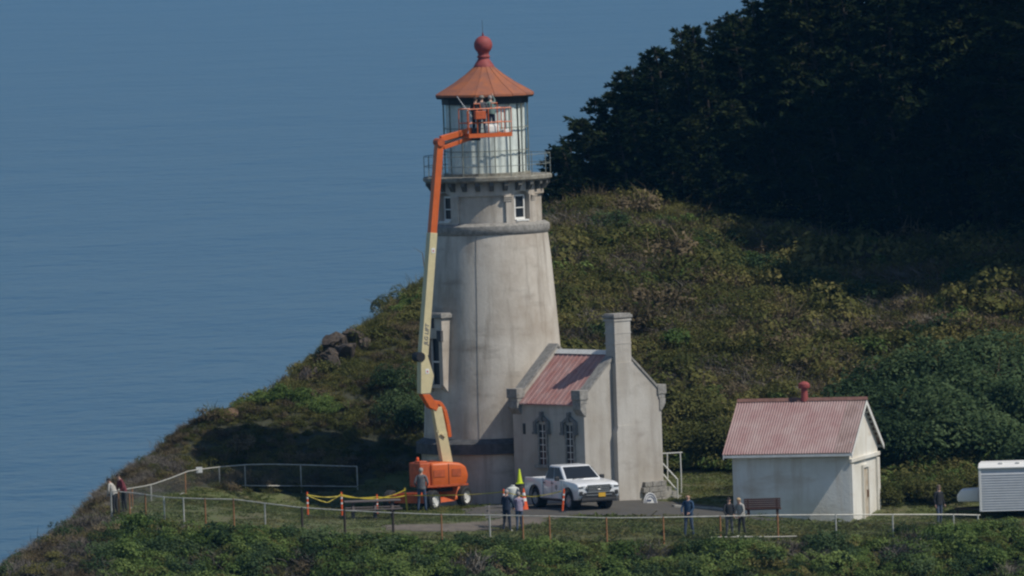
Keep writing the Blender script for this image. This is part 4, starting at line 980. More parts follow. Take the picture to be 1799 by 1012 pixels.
MB().beam(bp_(779, 259), bp_(831, 241), .17, .16, NV).build('jib_lower_bar', X['orange'], BL_, bevel=.012)
MB().tube([bp_(781, 252, .02), bp_(812, 238, .02)], .06, 8).build('jib_cylinder', X['dark_plastic'], BL_)
MB().tube([bp_(808, 240, .02), bp_(825, 234, .02)], .035, 8).build('cylinder_rod', X['chrome'], BL_)
MB().box(bp_(834, 236), (.38, .34, .52), tq).build('rotator', X['dark_plastic'], BL_, bevel=.03)
# basket
BKc = bp_(858, 241); 
def K3(x, y, z): return BKc + TN*x - NV*y + Vector((0, 0, z))
BX0, BX1, BY0, BY1 = -1.12, .86, -.45, .45
MB().box(K3((BX0+BX1)/2, 0, .03), (BX1-BX0, BY1-BY0, .05), tq).build('basket_floor', X['steel'], BL_)
mb = MB()
for yy in (BY0, BY1): mb.box(K3((BX0+BX1)/2, yy, .10), (BX1-BX0+.04, .03, .17), tq)
for xx in (BX0, BX1): mb.box(K3(xx, 0, .10), (.03, BY1-BY0-.03, .17), tq)
mb.build('toe_board', X['orange'], BL_)
def tubeK(pts, r, nm): return MB().tube([K3(*p) for p in pts], r, 6).build(nm, X['orange'], BL_)
for zz in (.62, 1.2):
    tubeK([(BX0, BY0, zz), (BX1, BY0, zz)], .024, 'guard_rail'); tubeK([(BX0, BY1, zz), (BX1, BY1, zz)], .024, 'guard_rail')
    tubeK([(BX0, BY0, zz), (BX0, BY1, zz)], .024, 'guard_rail'); tubeK([(BX1, BY0, zz), (BX1, BY1, zz)], .024, 'guard_rail')
for xx in (BX0, -.72, -.2, .22, .55, BX1):
    for yy in (BY0, BY1): tubeK([(xx, yy, .1), (xx, yy, 1.2)], .024, 'upright')
for xx in (-.85, -.05): tubeK([(xx, BY0, 1.2), (xx, BY0, 1.42), (xx+.28, BY0+.02, 1.42), (xx+.30, BY0+.02, 1.2)], .026, 'entry_hoop')
MB().box(K3(-.62, -.52, .95), (.5, .18, .34), tq).build('control_console', X['orange_d'], BL_, bevel=.02)
MB().box(K3(.22, .1, .34), (.6, .4, .40), tq).build('white_sack', X['cloth'], BL_, bevel=.12, bseg=3)
MB().box(K3(.66, -.25, .2), (.28, .28, .22), tq).build('tool_box', X['reflect'], BL_, bevel=.03)
pole = MB().tube([K3(-1.1, -.3, .2), K3(-.85, -.2, .9), K3(-1.35, .1, 1.75)], .018, 6); tag(pole.build('paint_pole', X['chrome']), 'thin pale pole leaning out of the lift basket by the lantern', 'pole')
# lettering along the boom, as on the machine
def lettering(body, size, origin, xdir, ndir, m, parent, nm):
    cu = bpy.data.curves.new('lettering', 'FONT'); cu.body = body; cu.size = size; cu.extrude = .003; cu.shear = .25
    t = bpy.data.objects.new('tmp', cu); COL.objects.link(t); dg = bpy.context.evaluated_depsgraph_get(); me = bpy.data.meshes.new_from_object(t.evaluated_get(dg)); bpy.data.objects.remove(t)
    me.materials.clear(); me.materials.append(m); o = bpy.data.objects.new(nm, me); COL.objects.link(o)
    xd = Vector(xdir).normalized(); n_ = Vector(ndir).normalized(); yd_ = n_.cross(xd); M4 = Matrix((xd, yd_, n_)).transposed().to_4x4(); M4.translation = origin; o.matrix_world = M4; o.parent = parent; return o
a, c = bp_(743, 624), bp_(759, 409); ud = (c-a).normalized(); side = NV.cross(ud)
s0 = (a-bp_(741, 607)).length
lettering('JLG LIFT', .245, a+ud*.42 + NV*.192 - side*.085, ud, NV, X['decal_blue'], BL_, 'boom_lettering')
for (px_, py_, off) in ((747, 652, .195), (757.5, 440, .19)):
    o = bp_(px_, py_, off); MB().box(o, (.16, .012, .2), tq).build('warning_label', X['reflect'], BL_)
    MB().prism([o+NV*.008+TN*-.045+Vector((0, 0, -.045)), o+NV*.008+TN*.045+Vector((0, 0, -.045)), o+NV*.008+Vector((0, 0, .05))], NV*.004).build('warning_mark', X['decal_red'], BL_)

# ================================================================== PICKUP TRUCK   local: front at -y, x across
TR = thing('pickup_truck', 'white crew cab pickup truck with yellow front plate parked by the annex', 'pickup truck', gp(1005, -10.4), R_(25))
rot0 = TR.rotation_euler.z
def arch(yc, r=.47, z0=.42): return [(yc-r, z0)] + [(yc-r*math.cos(R_(a_)), z0+.02+r*math.sin(R_(a_))*.98) for a_ in range(15, 180, 15)] + [(yc+r, z0)]
WF, WR = -1.62, 1.58
side_poly = [(-2.30, .50), (-2.52, .56), (-2.58, .70), (-2.58, .98), (-2.50, 1.10), (-2.25, 1.15), (-1.15, 1.21), (.80, 1.19), (.80, .45)]
def side_prof():
    lo = [(.80, .42)] + [(y, z) for y, z in arch(WF)][::-1]
    return [(-2.42, .44), (-2.55, .56), (-2.60, .72), (-2.59, 1.0), (-2.50, 1.09), (-2.2, 1.15), (-1.1, 1.22), (.80, 1.20)] + lo
HW = .93
mb = MB(); mb.prism([(-HW, y, z) for y, z in side_prof()], (2*HW, 0, 0)); body = mb.build('body', X['truck_white'], TR, bevel=.045, bseg=2, smooth=R_(50))
bed = [(.82, .42), (.82, 1.22), (2.50, 1.22), (2.54, 1.1), (2.54, .55)] + [(y, z) for y, z in arch(WR)][::-1]
for s in (-1, 1): MB().prism([(s*HW, y, z) for y, z in bed], (-s*.10, 0, 0)).build('bed_side', X['truck_white'], TR, bevel=.02, smooth=R_(50))
mb = MB(); mb.box((0, 2.50, .88), (2*HW-.22, .07, .62)); mb.build('tailgate', X['truck_white'], TR, bevel=.02)
MB().box((0, 1.66, .66), (2*HW-.22, 1.6, .08)).build('bed_floor', X['dark_plastic'], TR)
mb = MB(); mb.box((0, 2.60, .52), (1.7, .14, .16)); mb.build('rear_bumper', X['chrome'], TR, bevel=.03)
mb = MB(); mb.box((0, 0, .40), (1.5, 4.4, .16)); mb.build('underbody', X['black'], TR)
for s in (-1, 1): MB().box((s*.86, -.05, .40), (.16, 1.9, .08)).build('side_step', X['dark_plastic'], TR, bevel=.02)
# cabin
cb = [(-.84, -1.18, 1.19), (.84, -1.18, 1.19), (.86, .78, 1.19), (-.86, .78, 1.19)]; ct = [(-.66, -.42, 1.76), (.66, -.42, 1.76), (.68, .60, 1.77), (-.68, .60, 1.77)]
cab = MB().add(cb+ct, [(3, 2, 1, 0), (4, 5, 6, 7), (0, 1, 5, 4), (1, 2, 6, 5), (2, 3, 7, 6), (3, 0, 4, 7)]).build('cabin', X['truck_white'], TR, bevel=.07, bseg=3, smooth=R_(50))
def quad_on(a, b_, c, d, u0, u1, v0, v1, off=.008, taper=0):
    a, b_, c, d = map(Vector, (a, b_, c, d)); n_ = (b_-a).cross(d-a).normalized()
    f = lambda u, v: a.lerp(b_, u).lerp(d.lerp(c, u), v) + n_*off
    return [f(u0, v0), f(u1, v0), f(u1-taper, v1), f(u0+taper*.0, v1)]
ctr = Vector((0, -.2, 1.45))
def pane(nm, pts):
    n_ = (pts[1]-pts[0]).cross(pts[3]-pts[0]).normalized()
    MB().prism(pts, n_*.006).build(nm, X['dark_glass'], TR, bevel=.0)
pane('windscreen', quad_on(cb[0], cb[1], ct[1], ct[0], .06, .94, .10, .90))
for s in (0, 1):
    A, B_, C_, D_ = ((cb[3], cb[0], ct[0], ct[3]) if s == 0 else (cb[1], cb[2], ct[2], ct[1]))
    if s == 0:
        pane('side_window', quad_on(A, B_, C_, D_, .50, .95, .08, .86, taper=.10)); pane('side_window', quad_on(A, B_, C_, D_, .07, .455, .08, .86))
    else:
        pane('side_window', quad_on(A, B_, C_, D_, .05, .50, .08, .86)); pane('side_window', quad_on(A, B_, C_, D_, .545, .93, .08, .86))
pane('rear_window', quad_on(cb[2], cb[3], ct[3], ct[2], .12, .88, .2, .85))
# front end
mb = MB(); mb.prism([(-.50, -2.625, .78), (.50, -2.625, .78), (.60, -2.625, .90), (.52, -2.625, 1.03), (-.52, -2.625, 1.03), (-.60, -2.625, .90)], (0, .03, 0)); gr = mb.build('grille', X['dark_plastic'], TR)
mb = MB()
for zz in (.84, .91, .98): mb.box((0, -2.632, zz), (.96, .02, .018))
mb.beam((-.56, -2.63, .90), (-.50, -2.63, 1.04), .03, .03); mb.beam((.56, -2.63, .90), (.50, -2.63, 1.04), .03, .03); mb.box((0, -2.63, 1.045), (1.02, .03, .025)); mb.box((0, -2.63, .765), (1.0, .03, .025))
mb.build('grille_bar', X['chrome'], gr)
MB().tube([(.10*math.cos(t), -2.645, .925+.065*math.sin(t)) for t in np.linspace(0, 2*math.pi, 13)], .012, 5).build('badge', X['chrome'], gr)
for s in (-1, 1):
    hl = MB(); hl.prism([(s*.60, -2.61, .88), (s*.90, -2.57, .90), (s*.90, -2.55, 1.02), (s*.58, -2.61, 1.03)], (0, .05, 0)); hl.build('headlight', X['lamp_glass'], TR)
    MB().box((s*.80, -2.605, .965), (.2, .03, .05)).build('headlight_surround', X['dark_plastic'], TR)
    MB().box((s*.80, -2.60, .72), (.17, .04, .17)).build('fog_lamp_pocket', X['dark_plastic'], TR, bevel=.02)
    MB().box((s*1.02, -.80, 1.27), (.20, .10, .17)).build('wing_mirror', X['dark_plastic'], TR, bevel=.03)
    for yy in (-.15, .62): MB().box((s*(HW+.012), yy, 1.06), (.03, .17, .035)).build('door_handle', X['dark_plastic'], TR)
    sm = MB()
    for yy in (-1.02, -.10, .74): sm.box((s*(HW+.001), yy, .84), (.012, .014, .66))
    sm.build('door_seam', X['dark_plastic'], TR)
    ar = MB()
    for yc in (WF, WR):
        pts = [(s*(HW+.01), y, z) for y, z in arch(yc, .49)]; ar.tube(pts, .032, 5)
    ar.build('wheel_arch_trim', X['dark_plastic'], TR)
    # plain dark shield emblem on the front door
    MB().prism([(s*(HW+.004), -.62, 1.0), (s*(HW+.004), -.42, 1.0), (s*(HW+.004), -.42, .86), (s*(HW+.004), -.52, .78), (s*(HW+.004), -.62, .86)], (s*.006, 0, 0)).build('door_emblem', X['steel'], TR)
    for wy in (WF, WR):
        ax = Matrix((Vector((0, 1, 0)), Vector((0, 0, 1)), Vector((s, 0, 0)))).transposed(); c = (s*.80, wy, .385)
        wh = MB().lathe([(.2, -.12), (.34, -.13), (.385, -.09), (.385, .09), (.34, .13), (.25, .12), (.24, .08)], 24, c=c, axis=ax).build('tyre', X['tyre'], TR, smooth=R_(40))
        rm = MB().lathe([(.25, .115), (.235, .07), (.10, .06), (.09, .10), (0, .10)], 18, c=c, axis=ax)
        for k_ in range(6):
            t = k_*math.pi/3; e = ax @ Vector((math.sin(t)*.235, -math.cos(t)*.235, .085)); e0 = ax @ Vector((math.sin(t)*.08, -math.cos(t)*.08, .095)); rm.beam(Vector(c)+e0, Vector(c)+e, .055, .03, Vector((s, 0, 0)))
        rm.build('rim', X['alloy'], wh)
        MB().lathe([(.47, -.25), (.47, .05)], 20, c=(s*.80, wy, .45), axis=ax).build('wheel_well', X['black'], TR)
mb = MB(); mb.prism([(-.80, -2.62, .50), (.80, -2.62, .50), (.66, -2.63, .74), (-.66, -2.63, .74)], (0, .04, 0)); mb.build('lower_grille', X['dark_plastic'], TR)
mb = MB(); mb.box((0, -2.58, .44), (1.6, .12, .12)); mb.build('skid_plate', X['dark_plastic'], TR, bevel=.02)
MB().box((.12, -2.655, .64), (.31, .015, .165)).build('licence_plate', X['plate'], TR)
MB().box((0, -2.645, .64), (1.15, .012, .02)).build('lower_bar', X['chrome'], TR)
MB().beam((-.5, -1.20, 1.235), (.1, -1.14, 1.30), .02, .02).build('wiper', X['black'], TR)

# ================================================================== CONES, POSTS AND TAPE
def cone(px, Y, z, h, m, label, name='traffic_cone', stripes=False, cat='cone', group=None):
    p = gp(px, Y); o = thing(name, label, cat, (p.x, p.y, p.z+z), 0, group)
    MB().box((0, 0, .02), (.36*h/.7, .36*h/.7, .04)).build('base', m if not stripes else X['black'], o, bevel=.01)
    MB().lathe([(.135*h/.7, .04), (.03, h-.02), (.025, h), (0, h)], 16).build('cone_body', m, o, smooth=R_(40))
    if stripes:
        for a in (.42, .66):
            r0_ = .135*h/.7*(1-a)+.03*a+.004; r1_ = .135*h/.7*(1-a-.14)+.03*(a+.14)+.004
            MB().lathe([(r0_, a*h), (r1_, (a+.14)*h)], 16).build('reflective_band', X['reflect'], o, smooth=R_(40))
    return o
# black drum behind the truck's tail, lime cone standing on it
dp = gp(914.5, -7.4); DR = thing('black_drum', 'black drum behind the pickup tailgate carrying a lime cone', 'drum', dp)
MB().lathe([(0, 0), (.27, 0), (.28, .3), (.27, .32), (.29, .6), (.28, .62), (.29, .92), (.27, .96), (0, .96)], 18).build('drum_body', X['dark_plastic'], DR, smooth=R_(30))
mb = MB()
for zz in (.32, .62, .94): mb.lathe([(.29, zz-.02), (.305, zz), (.29, zz+.02)], 18)
mb.build('rolling_hoop', X['black'], DR)
cone(914.5, -7.4, .965, .62, X['lime'], 'lime yellow traffic cone on top of the black drum')
tp = TR.matrix_basis @ Vector((.2, 1.15, .70))
o = thing('traffic_cone', 'lime yellow traffic cone standing in the pickup bed behind the cab', 'cone', tp)
MB().box((0, 0, .02), (.34, .34, .04)).build('base', X['lime'], o, bevel=.01); MB().lathe([(.14, .04), (.035, .88), (0, .9)], 16).build('cone_body', X['lime'], o, smooth=R_(40))
cone(921, -10.4, 0, .92, X['cone_orange'], 'orange traffic cone with white bands by the truck rear wheel', stripes=True)
p = gp(902, -8.2); WT = thing('white_tank', 'upright white plastic tank with rounded top left of the pickup', 'tank', p)
MB().lathe([(0, .02), (.25, .02), (.27, .07), (.275, .3), (.265, .33), (.275, .36), (.275, .72), (.24, .84), (.12, .9), (0, .92)], 20).build('tank_body', X['poly'], WT, smooth=R_(40))
MB().lathe([(.09, .90), (.09, .97), (0, .97)], 12).build('tank_lid', X['poly'], WT)
def delineator(px, pyb, Y, h, label, lean=0.0):
    p = gp(px, Y); o = thing('delineator_post', label, 'delineator', p, 0, 'orange delineator posts holding the tape'); q = Vector((lean, 0, 1))
    MB().lathe([(0, 0), (.20, 0), (.20, .04), (.09, .09), (0, .09)], 14).build('base', X['black'], o)
    MB().tube([(0, 0, .05), q*h], .042, 10).build('post_tube', X['cone_orange'], o)
    for a in (.56, .78): MB().tube([q*h*a, q*h*(a+.08)], .044, 10).build('reflective_band', X['reflect'], o)
    MB().tube([q*h, q*(h+.07)], .03, 8).build('top_loop', X['cone_orange'], o); return o
delineator(541, 905, -12.2, .95, 'orange delineator post standing alone at the left end of the tape')
delineator(601, 897, -11.6, .98, 'orange delineator post just left of the picnic table')
delineator(663, 890, -9.8, .8, 'orange delineator post half hidden behind the picnic table')
delineator(886, 890, -12.0, .95, 'orange delineator post behind the man in the dark jacket')
delineator(988, 892, -13.2, .92, 'orange delineator post leaning in front of the pickup door', .10)
sp = gp(716, -7.2); o = thing('wooden_stake', 'yellow taped stake leaning at the left end of the boom lift', 'stake', sp); MB().beam((0, 0, -.1), (-.08, 0, 1.0), .07, .07).build('stake_post', X['tape'], o)
def tape(pts, label, sag):
    P = []; pts = [Vector(p) for p in pts]
    for a, c in zip(pts[:-1], pts[1:]):
        for i in range(9):
            t = i/8; P.append(a.lerp(c, t)-Vector((0, 0, sag*4*t*(1-t))))
    vs = []; fs = []
    for i, p in enumerate(P):
        tw = .9+.6*math.sin(i*1.3); vs += [p+Vector((0, .022*math.cos(tw), .022*math.sin(tw))), p-Vector((0, .022*math.cos(tw), .022*math.sin(tw)))]
    for i in range(len(P)-1): fs.append((2*i, 2*i+1, 2*i+3, 2*i+2))
    tag(MB().add(vs, fs).build('caution_tape', X['tape']), label, 'tape', 'yellow caution tape runs')
def dt(px, Y, z): p = gp(px, Y); return (p.x, p.y-.06, p.z+z)
tape([dt(541, -12.2, .92), dt(601, -11.6, .9)], 'yellow caution tape hanging between the two left orange posts', .08)
tape([dt(541, -12.2, .9), dt(576, -11.9, .62), dt(601, -11.6, .98)], 'slack lower strand of yellow tape between the two left posts', .03)
tape([dt(601, -11.6, .95), dt(663, -9.8, .70), dt(716, -7.2, .95)], 'yellow caution tape running behind the picnic table to the lift', .06)
tape([dt(601, -11.6, .9), dt(663, -9.8, .78), dt(716, -7.2, .70), dt(886, -12, .90)], 'yellow caution tape crossing in front of the boom lift', .07)
tape([dt(886, -12, .9), dt(935, -12.6, .68), dt(988, -13.2, .9)], 'yellow caution tape in front of the pickup truck', .03)

# ================================================================== BENCHES AND TABLE
PT = thing('picnic_table', 'dark wooden picnic table with two benches on the left lawn', 'picnic table', gp(655, -13.2), R_(4))
for i in range(5): MB().box((0, -.36+i*.18, .76), (2.3, .165, .045)).build('plank', X['wood_dark'], PT, bevel=.006)
for s in (-1, 1):
    for k_ in (0, 1): MB().box((.05, s*(.72+k_*.17-.05), .45), (2.25, .155, .045)).build('plank', X['wood_dark'], PT, bevel=.006)
for xx in (-.80, .80, .1):
    mb = MB(); mb.beam((xx, -.20, .74), (xx, -.62, -.03), .09, .16); mb.beam((xx, .20, .74), (xx, .62, -.03), .09, .16); mb.box((xx+.06, 0, .40), (.05, 1.6, .12)); mb.box((xx+.06, 0, .71), (.05, .8, .08)); mb.build('trestle', X['wood_dark'], PT)
def slat_bench(label, loc, rz, L, m, nback, hb, back_lean=.10, seat=4):
    o = thing('bench', label, 'bench', loc, rz)
    for i in range(seat): MB().box((0, .05+i*.125, .44), (L, .11, .04)).build('slat', m, o, bevel=.005)
    for i in range(nback):
        z = .52+i*(hb-.52)/max(1, nback-1); MB().box((0, -.05-back_lean*(z-.44)/.5, z), (L, .035, .07)).build('slat', m, o, bevel=.005)
    for xx in (-L/2+.16, L/2-.16):
        mb = MB(); mb.box((xx, .02, .2), (.07, .07, .46)); mb.box((xx, .44, .2), (.07, .07, .44)); mb.box((xx, .23, .40), (.07, .5, .06)); mb.beam((xx, -.0, .42), (xx, -.02-back_lean*(hb-.44)/.5, hb+.04), .07, .06); mb.build('bench_frame', m, o)
    return o
# grey bench seen from the lawn side, seat towards the viewer
slat_bench('weathered grey wooden bench on the path left of the standing couple', gp(876, -17.4), R_(180), 1.05, X['wood_grey'], 3, .86, .14, 3)
slat_bench('long red brown slatted bench with its back to the viewer in front of the shed', gp(1340, -13.4), R_(-6), 1.5, X['wood_red'], 5, .86, -.06)

# ================================================================== TRAILER
tz = hz(19.5, -9); p0 = un(1719, 815, -9.5)
TL = thing('box_trailer', 'white box trailer with horizontal siding boards at the right edge', 'trailer', (p0[0], -9.5, tz), R_(-6))
TW_, TD, TH = 5.2, 2.3, float(p0[2]-tz)-.22
MB().box((TW_/2, TD/2, TH/2+.18), (TW_-.06, TD-.06, TH-.3)).build('trailer_body', X['trailer'], TL)
nb = 15
for i in range(nb):
    z0 = .35+i*(TH-.5)/nb; hgt = (TH-.5)/nb
    MB().prism([(.08, .02, z0), (.08, -.020, z0), (.08, .010, z0+hgt-.010), (.08, .03, z0+hgt-.012)], (TW_-.16, 0, 0)).build('siding_board', X['trailer'], TL)
for xx in (.04, TW_-.04): MB().box((xx, .02, TH/2+.2), (.10, .08, TH-.28)).build('corner_trim', X['trailer_trim'], TL, bevel=.01)
MB().prism([(-.03, -.05, TH), (-.03, -.05, TH+.07), (-.03, .5, TH+.22), (-.03, TD-.5, TH+.22), (-.03, TD+.05, TH+.07), (-.03, TD+.05, TH)], (TW_+.06, 0, 0)).build('roof', X['trailer_trim'], TL, bevel=.03)
for xx in (.9, 1.6, 2.5): MB().box((xx, .35, TH+.22), (.16, .16, .07)).build('roof_vent', X['trailer_trim'], TL, bevel=.02)
for xx in (2.4, 3.3):
    ax = Matrix((Vector((1, 0, 0)), Vector((0, 0, 1)), Vector((0, -1, 0)))).transposed()
    MB().lathe([(.15, -.1), (.33, -.1), (.35, -.06), (.35, .06), (.33, .1), (.18, .1), (.17, .04), (0, .04)], 18, c=(xx, .12, .33), axis=ax).build('wheel', X['tyre'], TL, smooth=R_(40))
mb = MB(); mb.beam((-1.1, TD*.45, .42), (.05, TD*.2, .42), .08, .1); mb.beam((-1.1, TD*.45, .42), (.05, TD*.8, .42), .08, .1); mb.tube([(-1.0, TD*.45, .45), (-1.0, TD*.45, -.02)], .04, 8); mb.build('tow_frame', X['rail_dark'], TL)
MB().prism([(-.95, .55, .72), (-.98, .55, .98), (-.80, .55, 1.22), (-.05, .55, 1.26), (-.05, .55, .70)], (0, 1.0, 0)).build('front_cover', X['trailer_trim'], TL, bevel=.07, bseg=3, smooth=R_(50))

# ================================================================== PEOPLE
SKIN = mat('skin', (.50, .30, .22), .6); SHOE = mat('dark_shoe', (.03, .028, .027), .7); EYE = mat('eye_dark', (.02, .018, .016), .4)
def cloth(nm, c): return mat(nm, c, .9, .25, 9, bump=.3, bscale=14)
def person(label, loc, rz, shirt, trousers, hair, pose, hgt=1.75, hat=None, shoe=SHOE, group=None, skin=SKIN, hairstyle='short'):
    """pose: dict of joint overrides. Faces local -y."""
    J = dict(pelvis=(0, 0, .95), waist=(0, .0, 1.09), chest=(0, .0, 1.30), nb=(0, .01, 1.45), neck=(0, -.005, 1.525), skull=(0, -.02, 1.60), crown=(0, -.015, 1.685),
             hl=(-.095, 0, .90), kl=(-.105, -.02, .49), al=(-.11, .02, .09), tl=(-.125, -.15, .035), hr=(.095, 0, .90), kr=(.105, -.02, .49), ar=(.11, .02, .09), tr=(.125, -.15, .035),
             sl=(-.175, .0, 1.415), el=(-.235, .02, 1.14), wl=(-.245, -.06, .90), pl=(-.245, -.09, .82), sr=(.175, .0, 1.415), er=(.235, .02, 1.14), wr=(.245, -.06, .90), pr=(.245, -.09, .82))
    J.update(pose.get('j', {}))
    up = pose.get('bend', 0.0)                                      # lean of everything above the hips, forward
    side = pose.get('side', 0.0)
    UP = ('waist', 'chest', 'nb', 'neck', 'skull', 'crown', 'sl', 'el', 'wl', 'pl', 'sr', 'er', 'wr', 'pr')
    Rm = Matrix.Rotation(up, 3, 'X') @ Matrix.Rotation(side, 3, 'Y'); pv_ = Vector((0, 0, .95))
    for k_ in UP: J[k_] = tuple(Rm @ (Vector(J[k_])-pv_) + pv_)
    Rad = dict(pelvis=(.155, .115), waist=(.14, .105), chest=(.155, .115), nb=(.085, .075), neck=(.052, .055), skull=(.072, .085), crown=(.07, .085), hl=(.092, .095), kl=(.062, .065), al=(.042, .045), tl=(.04, .032),
               sl=(.062, .062), el=(.046, .046), wl=(.031, .028), pl=(.038, .02))
    for k_ in ('h', 'k', 'a', 't', 's', 'e', 'w', 'p'):
        Rad[k_+'r'] = Rad[k_+'l']
    E_ = [('pelvis', 'waist'), ('waist', 'chest'), ('chest', 'nb'), ('nb', 'neck'), ('neck', 'skull'), ('skull', 'crown'), ('pelvis', 'hl'), ('hl', 'kl'), ('kl', 'al'), ('al', 'tl'), ('pelvis', 'hr'), ('hr', 'kr'), ('kr', 'ar'), ('ar', 'tr'),
          ('nb', 'sl'), ('sl', 'el'), ('el', 'wl'), ('wl', 'pl'), ('nb', 'sr'), ('sr', 'er'), ('er', 'wr'), ('wr', 'pr')]
    names = list(J); ix = {n_: i for i, n_ in enumerate(names)}
    me = bpy.data.meshes.new('body'); me.from_pydata([J[n_] for n_ in names], [(ix[a], ix[c]) for a, c in E_], []); tmp = bpy.data.objects.new('tmp', me); COL.objects.link(tmp)
    md = tmp.modifiers.new('s', 'SKIN'); md.use_smooth_shade = True
    for n_ in names:
        sv = me.skin_vertices[0].data[ix[n_]]; sv.radius = Rad[n_]; sv.use_root = (n_ == 'pelvis')
    sb = tmp.modifiers.new('u', 'SUBSURF'); sb.levels = 2; sb.render_levels = 2
    dg = bpy.context.evaluated_depsgraph_get(); bm_e = bpy.data.meshes.new_from_object(tmp.evaluated_get(dg)); bpy.data.objects.remove(tmp)
    bm_e.name = 'body'; bm_e.materials.clear()
    for m_ in (skin, shirt, trousers, shoe): bm_e.materials.append(m_)
    seg = [(np.array(J[a]), np.array(J[c]), {'pelvis-waist': 1, 'waist-chest': 1, 'chest-nb': 1, 'nb-neck': 0, 'neck-skull': 0, 'skull-crown': 0}.get(a+'-'+c, 3 if a[0] == 'a' else 0 if a[0] == 'w' else 1 if (a[0] in 'se' or c[0] == 's' and a == 'nb') else 2)) for a, c in E_]
    fing = MB()
    mi = np.zeros(len(bm_e.polygons), int); cs_ = np.array([p.center for p in bm_e.polygons])
    D = []
    for a, c, m_ in seg:
        ab = c-a; t = np.clip(((cs_-a) @ ab)/(ab @ ab), 0, 1); D.append(np.linalg.norm(cs_-(a+t[:, None]*ab), axis=1))
    best = np.argmin(np.array(D), 0); mi = np.array([s[2] for s in seg])[best]
    neckz = Vector(J['neck']); mi = np.where((mi == 0) & (best == 3) & (np.linalg.norm(cs_-np.array(J['nb']), axis=1) < .07), 1, mi)
    bm_e.polygons.foreach_set('material_index', mi.tolist()); bm_e.polygons.foreach_set('use_smooth', [True]*len(mi))
    o = thing('person', label, 'person', loc, rz, group); s_ = hgt/1.75; o.scale = (s_, s_, s_)
    bo = bpy.data.objects.new('body', bm_e); COL.objects.link(bo); bo.parent = o
    # fingers and thumb on each hand
    hm_ = MB()
    for sd_, sg in (('l', -1), ('r', 1)):
        w_, p_, e_ = Vector(J['w'+sd_]), Vector(J['p'+sd_]), Vector(J['e'+sd_]); d = (p_-w_).normalized(); ac = d.cross(Vector((sg, .2, .1))).normalized(); nn = d.cross(ac).normalized()
        if ac.y > 0: ac = -ac
        for k_, L_ in zip((-1.5, -.5, .5, 1.5), (.06, .075, .08, .068)):
            b0 = p_-d*.02+ac*(-k_*.019); b1 = b0+d*L_*.55+nn*.004; b2 = b1+(d*.8+nn*.5*sg*-1).normalized()*L_*.5; hm_.tube([b0, b1, b2], .0095, 5, .007)
        t0 = w_.lerp(p_, .45)+ac*.025; hm_.tube([t0, t0+(d+ac*.9).normalized()*.04, t0+(d*1.3+ac*.5).normalized()*.075], .011, 5, .008)
    hm_.build('fingers', skin, o, smooth=R_(60))
    # face
    sk, cr = Vector(J['skull']), Vector(J['crown']); upv = (cr-sk).normalized(); yaw = pose.get('look', 0.0)
    fwd = Matrix.Rotation(yaw, 3, 'Z') @ (Rm @ Vector((0, -1, 0))); fwd = (fwd-upv*fwd.dot(upv)).normalized(); rt = fwd.cross(upv).normalized(); hc = sk.lerp(cr, .4)
    fc = MB(); fc.mati(0); fc.add([hc+fwd*.085+upv*.02, hc+fwd*.112-upv*.018, hc+fwd*.088-upv*.025-rt*.016, hc+fwd*.088-upv*.025+rt*.016], [(0, 2, 1), (0, 1, 3), (2, 3, 1)])
    for sg in (-1, 1): fc.ball(hc+rt*sg*.083-upv*.005, .022, 7, 5, (.6, 1, 1.3))
    fc.mati(1)
    for sg in (-1, 1): fc.ball(hc+fwd*.082+rt*sg*.03+upv*.012, .009, 6, 4)
    fc.box(hc+fwd*.084-upv*.05, (.045, .012, .008)); fc.build('face', [skin, EYE], o)
    # hair as a cap that leaves the face open
    if hair is not None:
        hb = MB(); vs = []; n1, n2 = 16, 9
        for i in range(n2+1):
            for j in range(n1):
                t = 2*math.pi*j/n1; back = -math.cos(t); lim = 1.35+.75*max(0, -math.cos(t)) if hairstyle == 'short' else (1.35+1.2*max(0, -math.cos(t)+.35))
                ph = lim*i/n2; dv = rt*math.sin(t)*math.sin(ph)*.093+fwd*math.cos(t)*math.sin(ph)*.108+upv*math.cos(ph)*.112
                vs.append(hc+upv*.022-fwd*.006+dv)
        fs = [(i*n1+j, i*n1+(j+1) % n1, (i+1)*n1+(j+1) % n1, (i+1)*n1+j) for i in range(n2) for j in range(n1)]
        hb.add(vs, fs).build('hair', hair, o, smooth=R_(60))
    if hat is not None:
        hb = MB(); q = Matrix((rt, -fwd, upv)).transposed()
        hb.lathe([(.112, .04), (.115, .07), (.10, .12), (.06, .15), (0, .155)], 16, c=hc, axis=q); hb.lathe([(.112, .04), (.16, .035), (.16, .045), (.11, .055)], 16, c=hc+fwd*.02, axis=q); hb.build('hat', hat, o, smooth=R_(40))
    # jacket hem and collar, worn over the body
    jk = MB(); q = Rm; c0 = Vector(J['pelvis'])+Vector((0, 0, -.03)); c1 = Vector(J['waist']); c2 = Vector(J['chest'])
    rows = [(c0, .185, .145), (Vector(J['pelvis']).lerp(c1, .6), .178, .14), (c1.lerp(c2, .5), .178, .14), (c2+Vector((0, 0, .03)), .185, .14)]
    vs = []
    for c, a_, b_ in rows:
        for j in range(16): t = 2*math.pi*j/16; vs.append(c+q @ Vector((a_*math.sin(t)*(1+.05*math.sin(5*t)), b_*math.cos(t), .015*math.sin(3*t))))
    fs = [(i*16+j, i*16+(j+1) % 16, (i+1)*16+(j+1) % 16, (i+1)*16+j) for i in range(3) for j in range(16)]
    jk.add(vs, fs).build('jacket', shirt, o, smooth=R_(60))
    return o
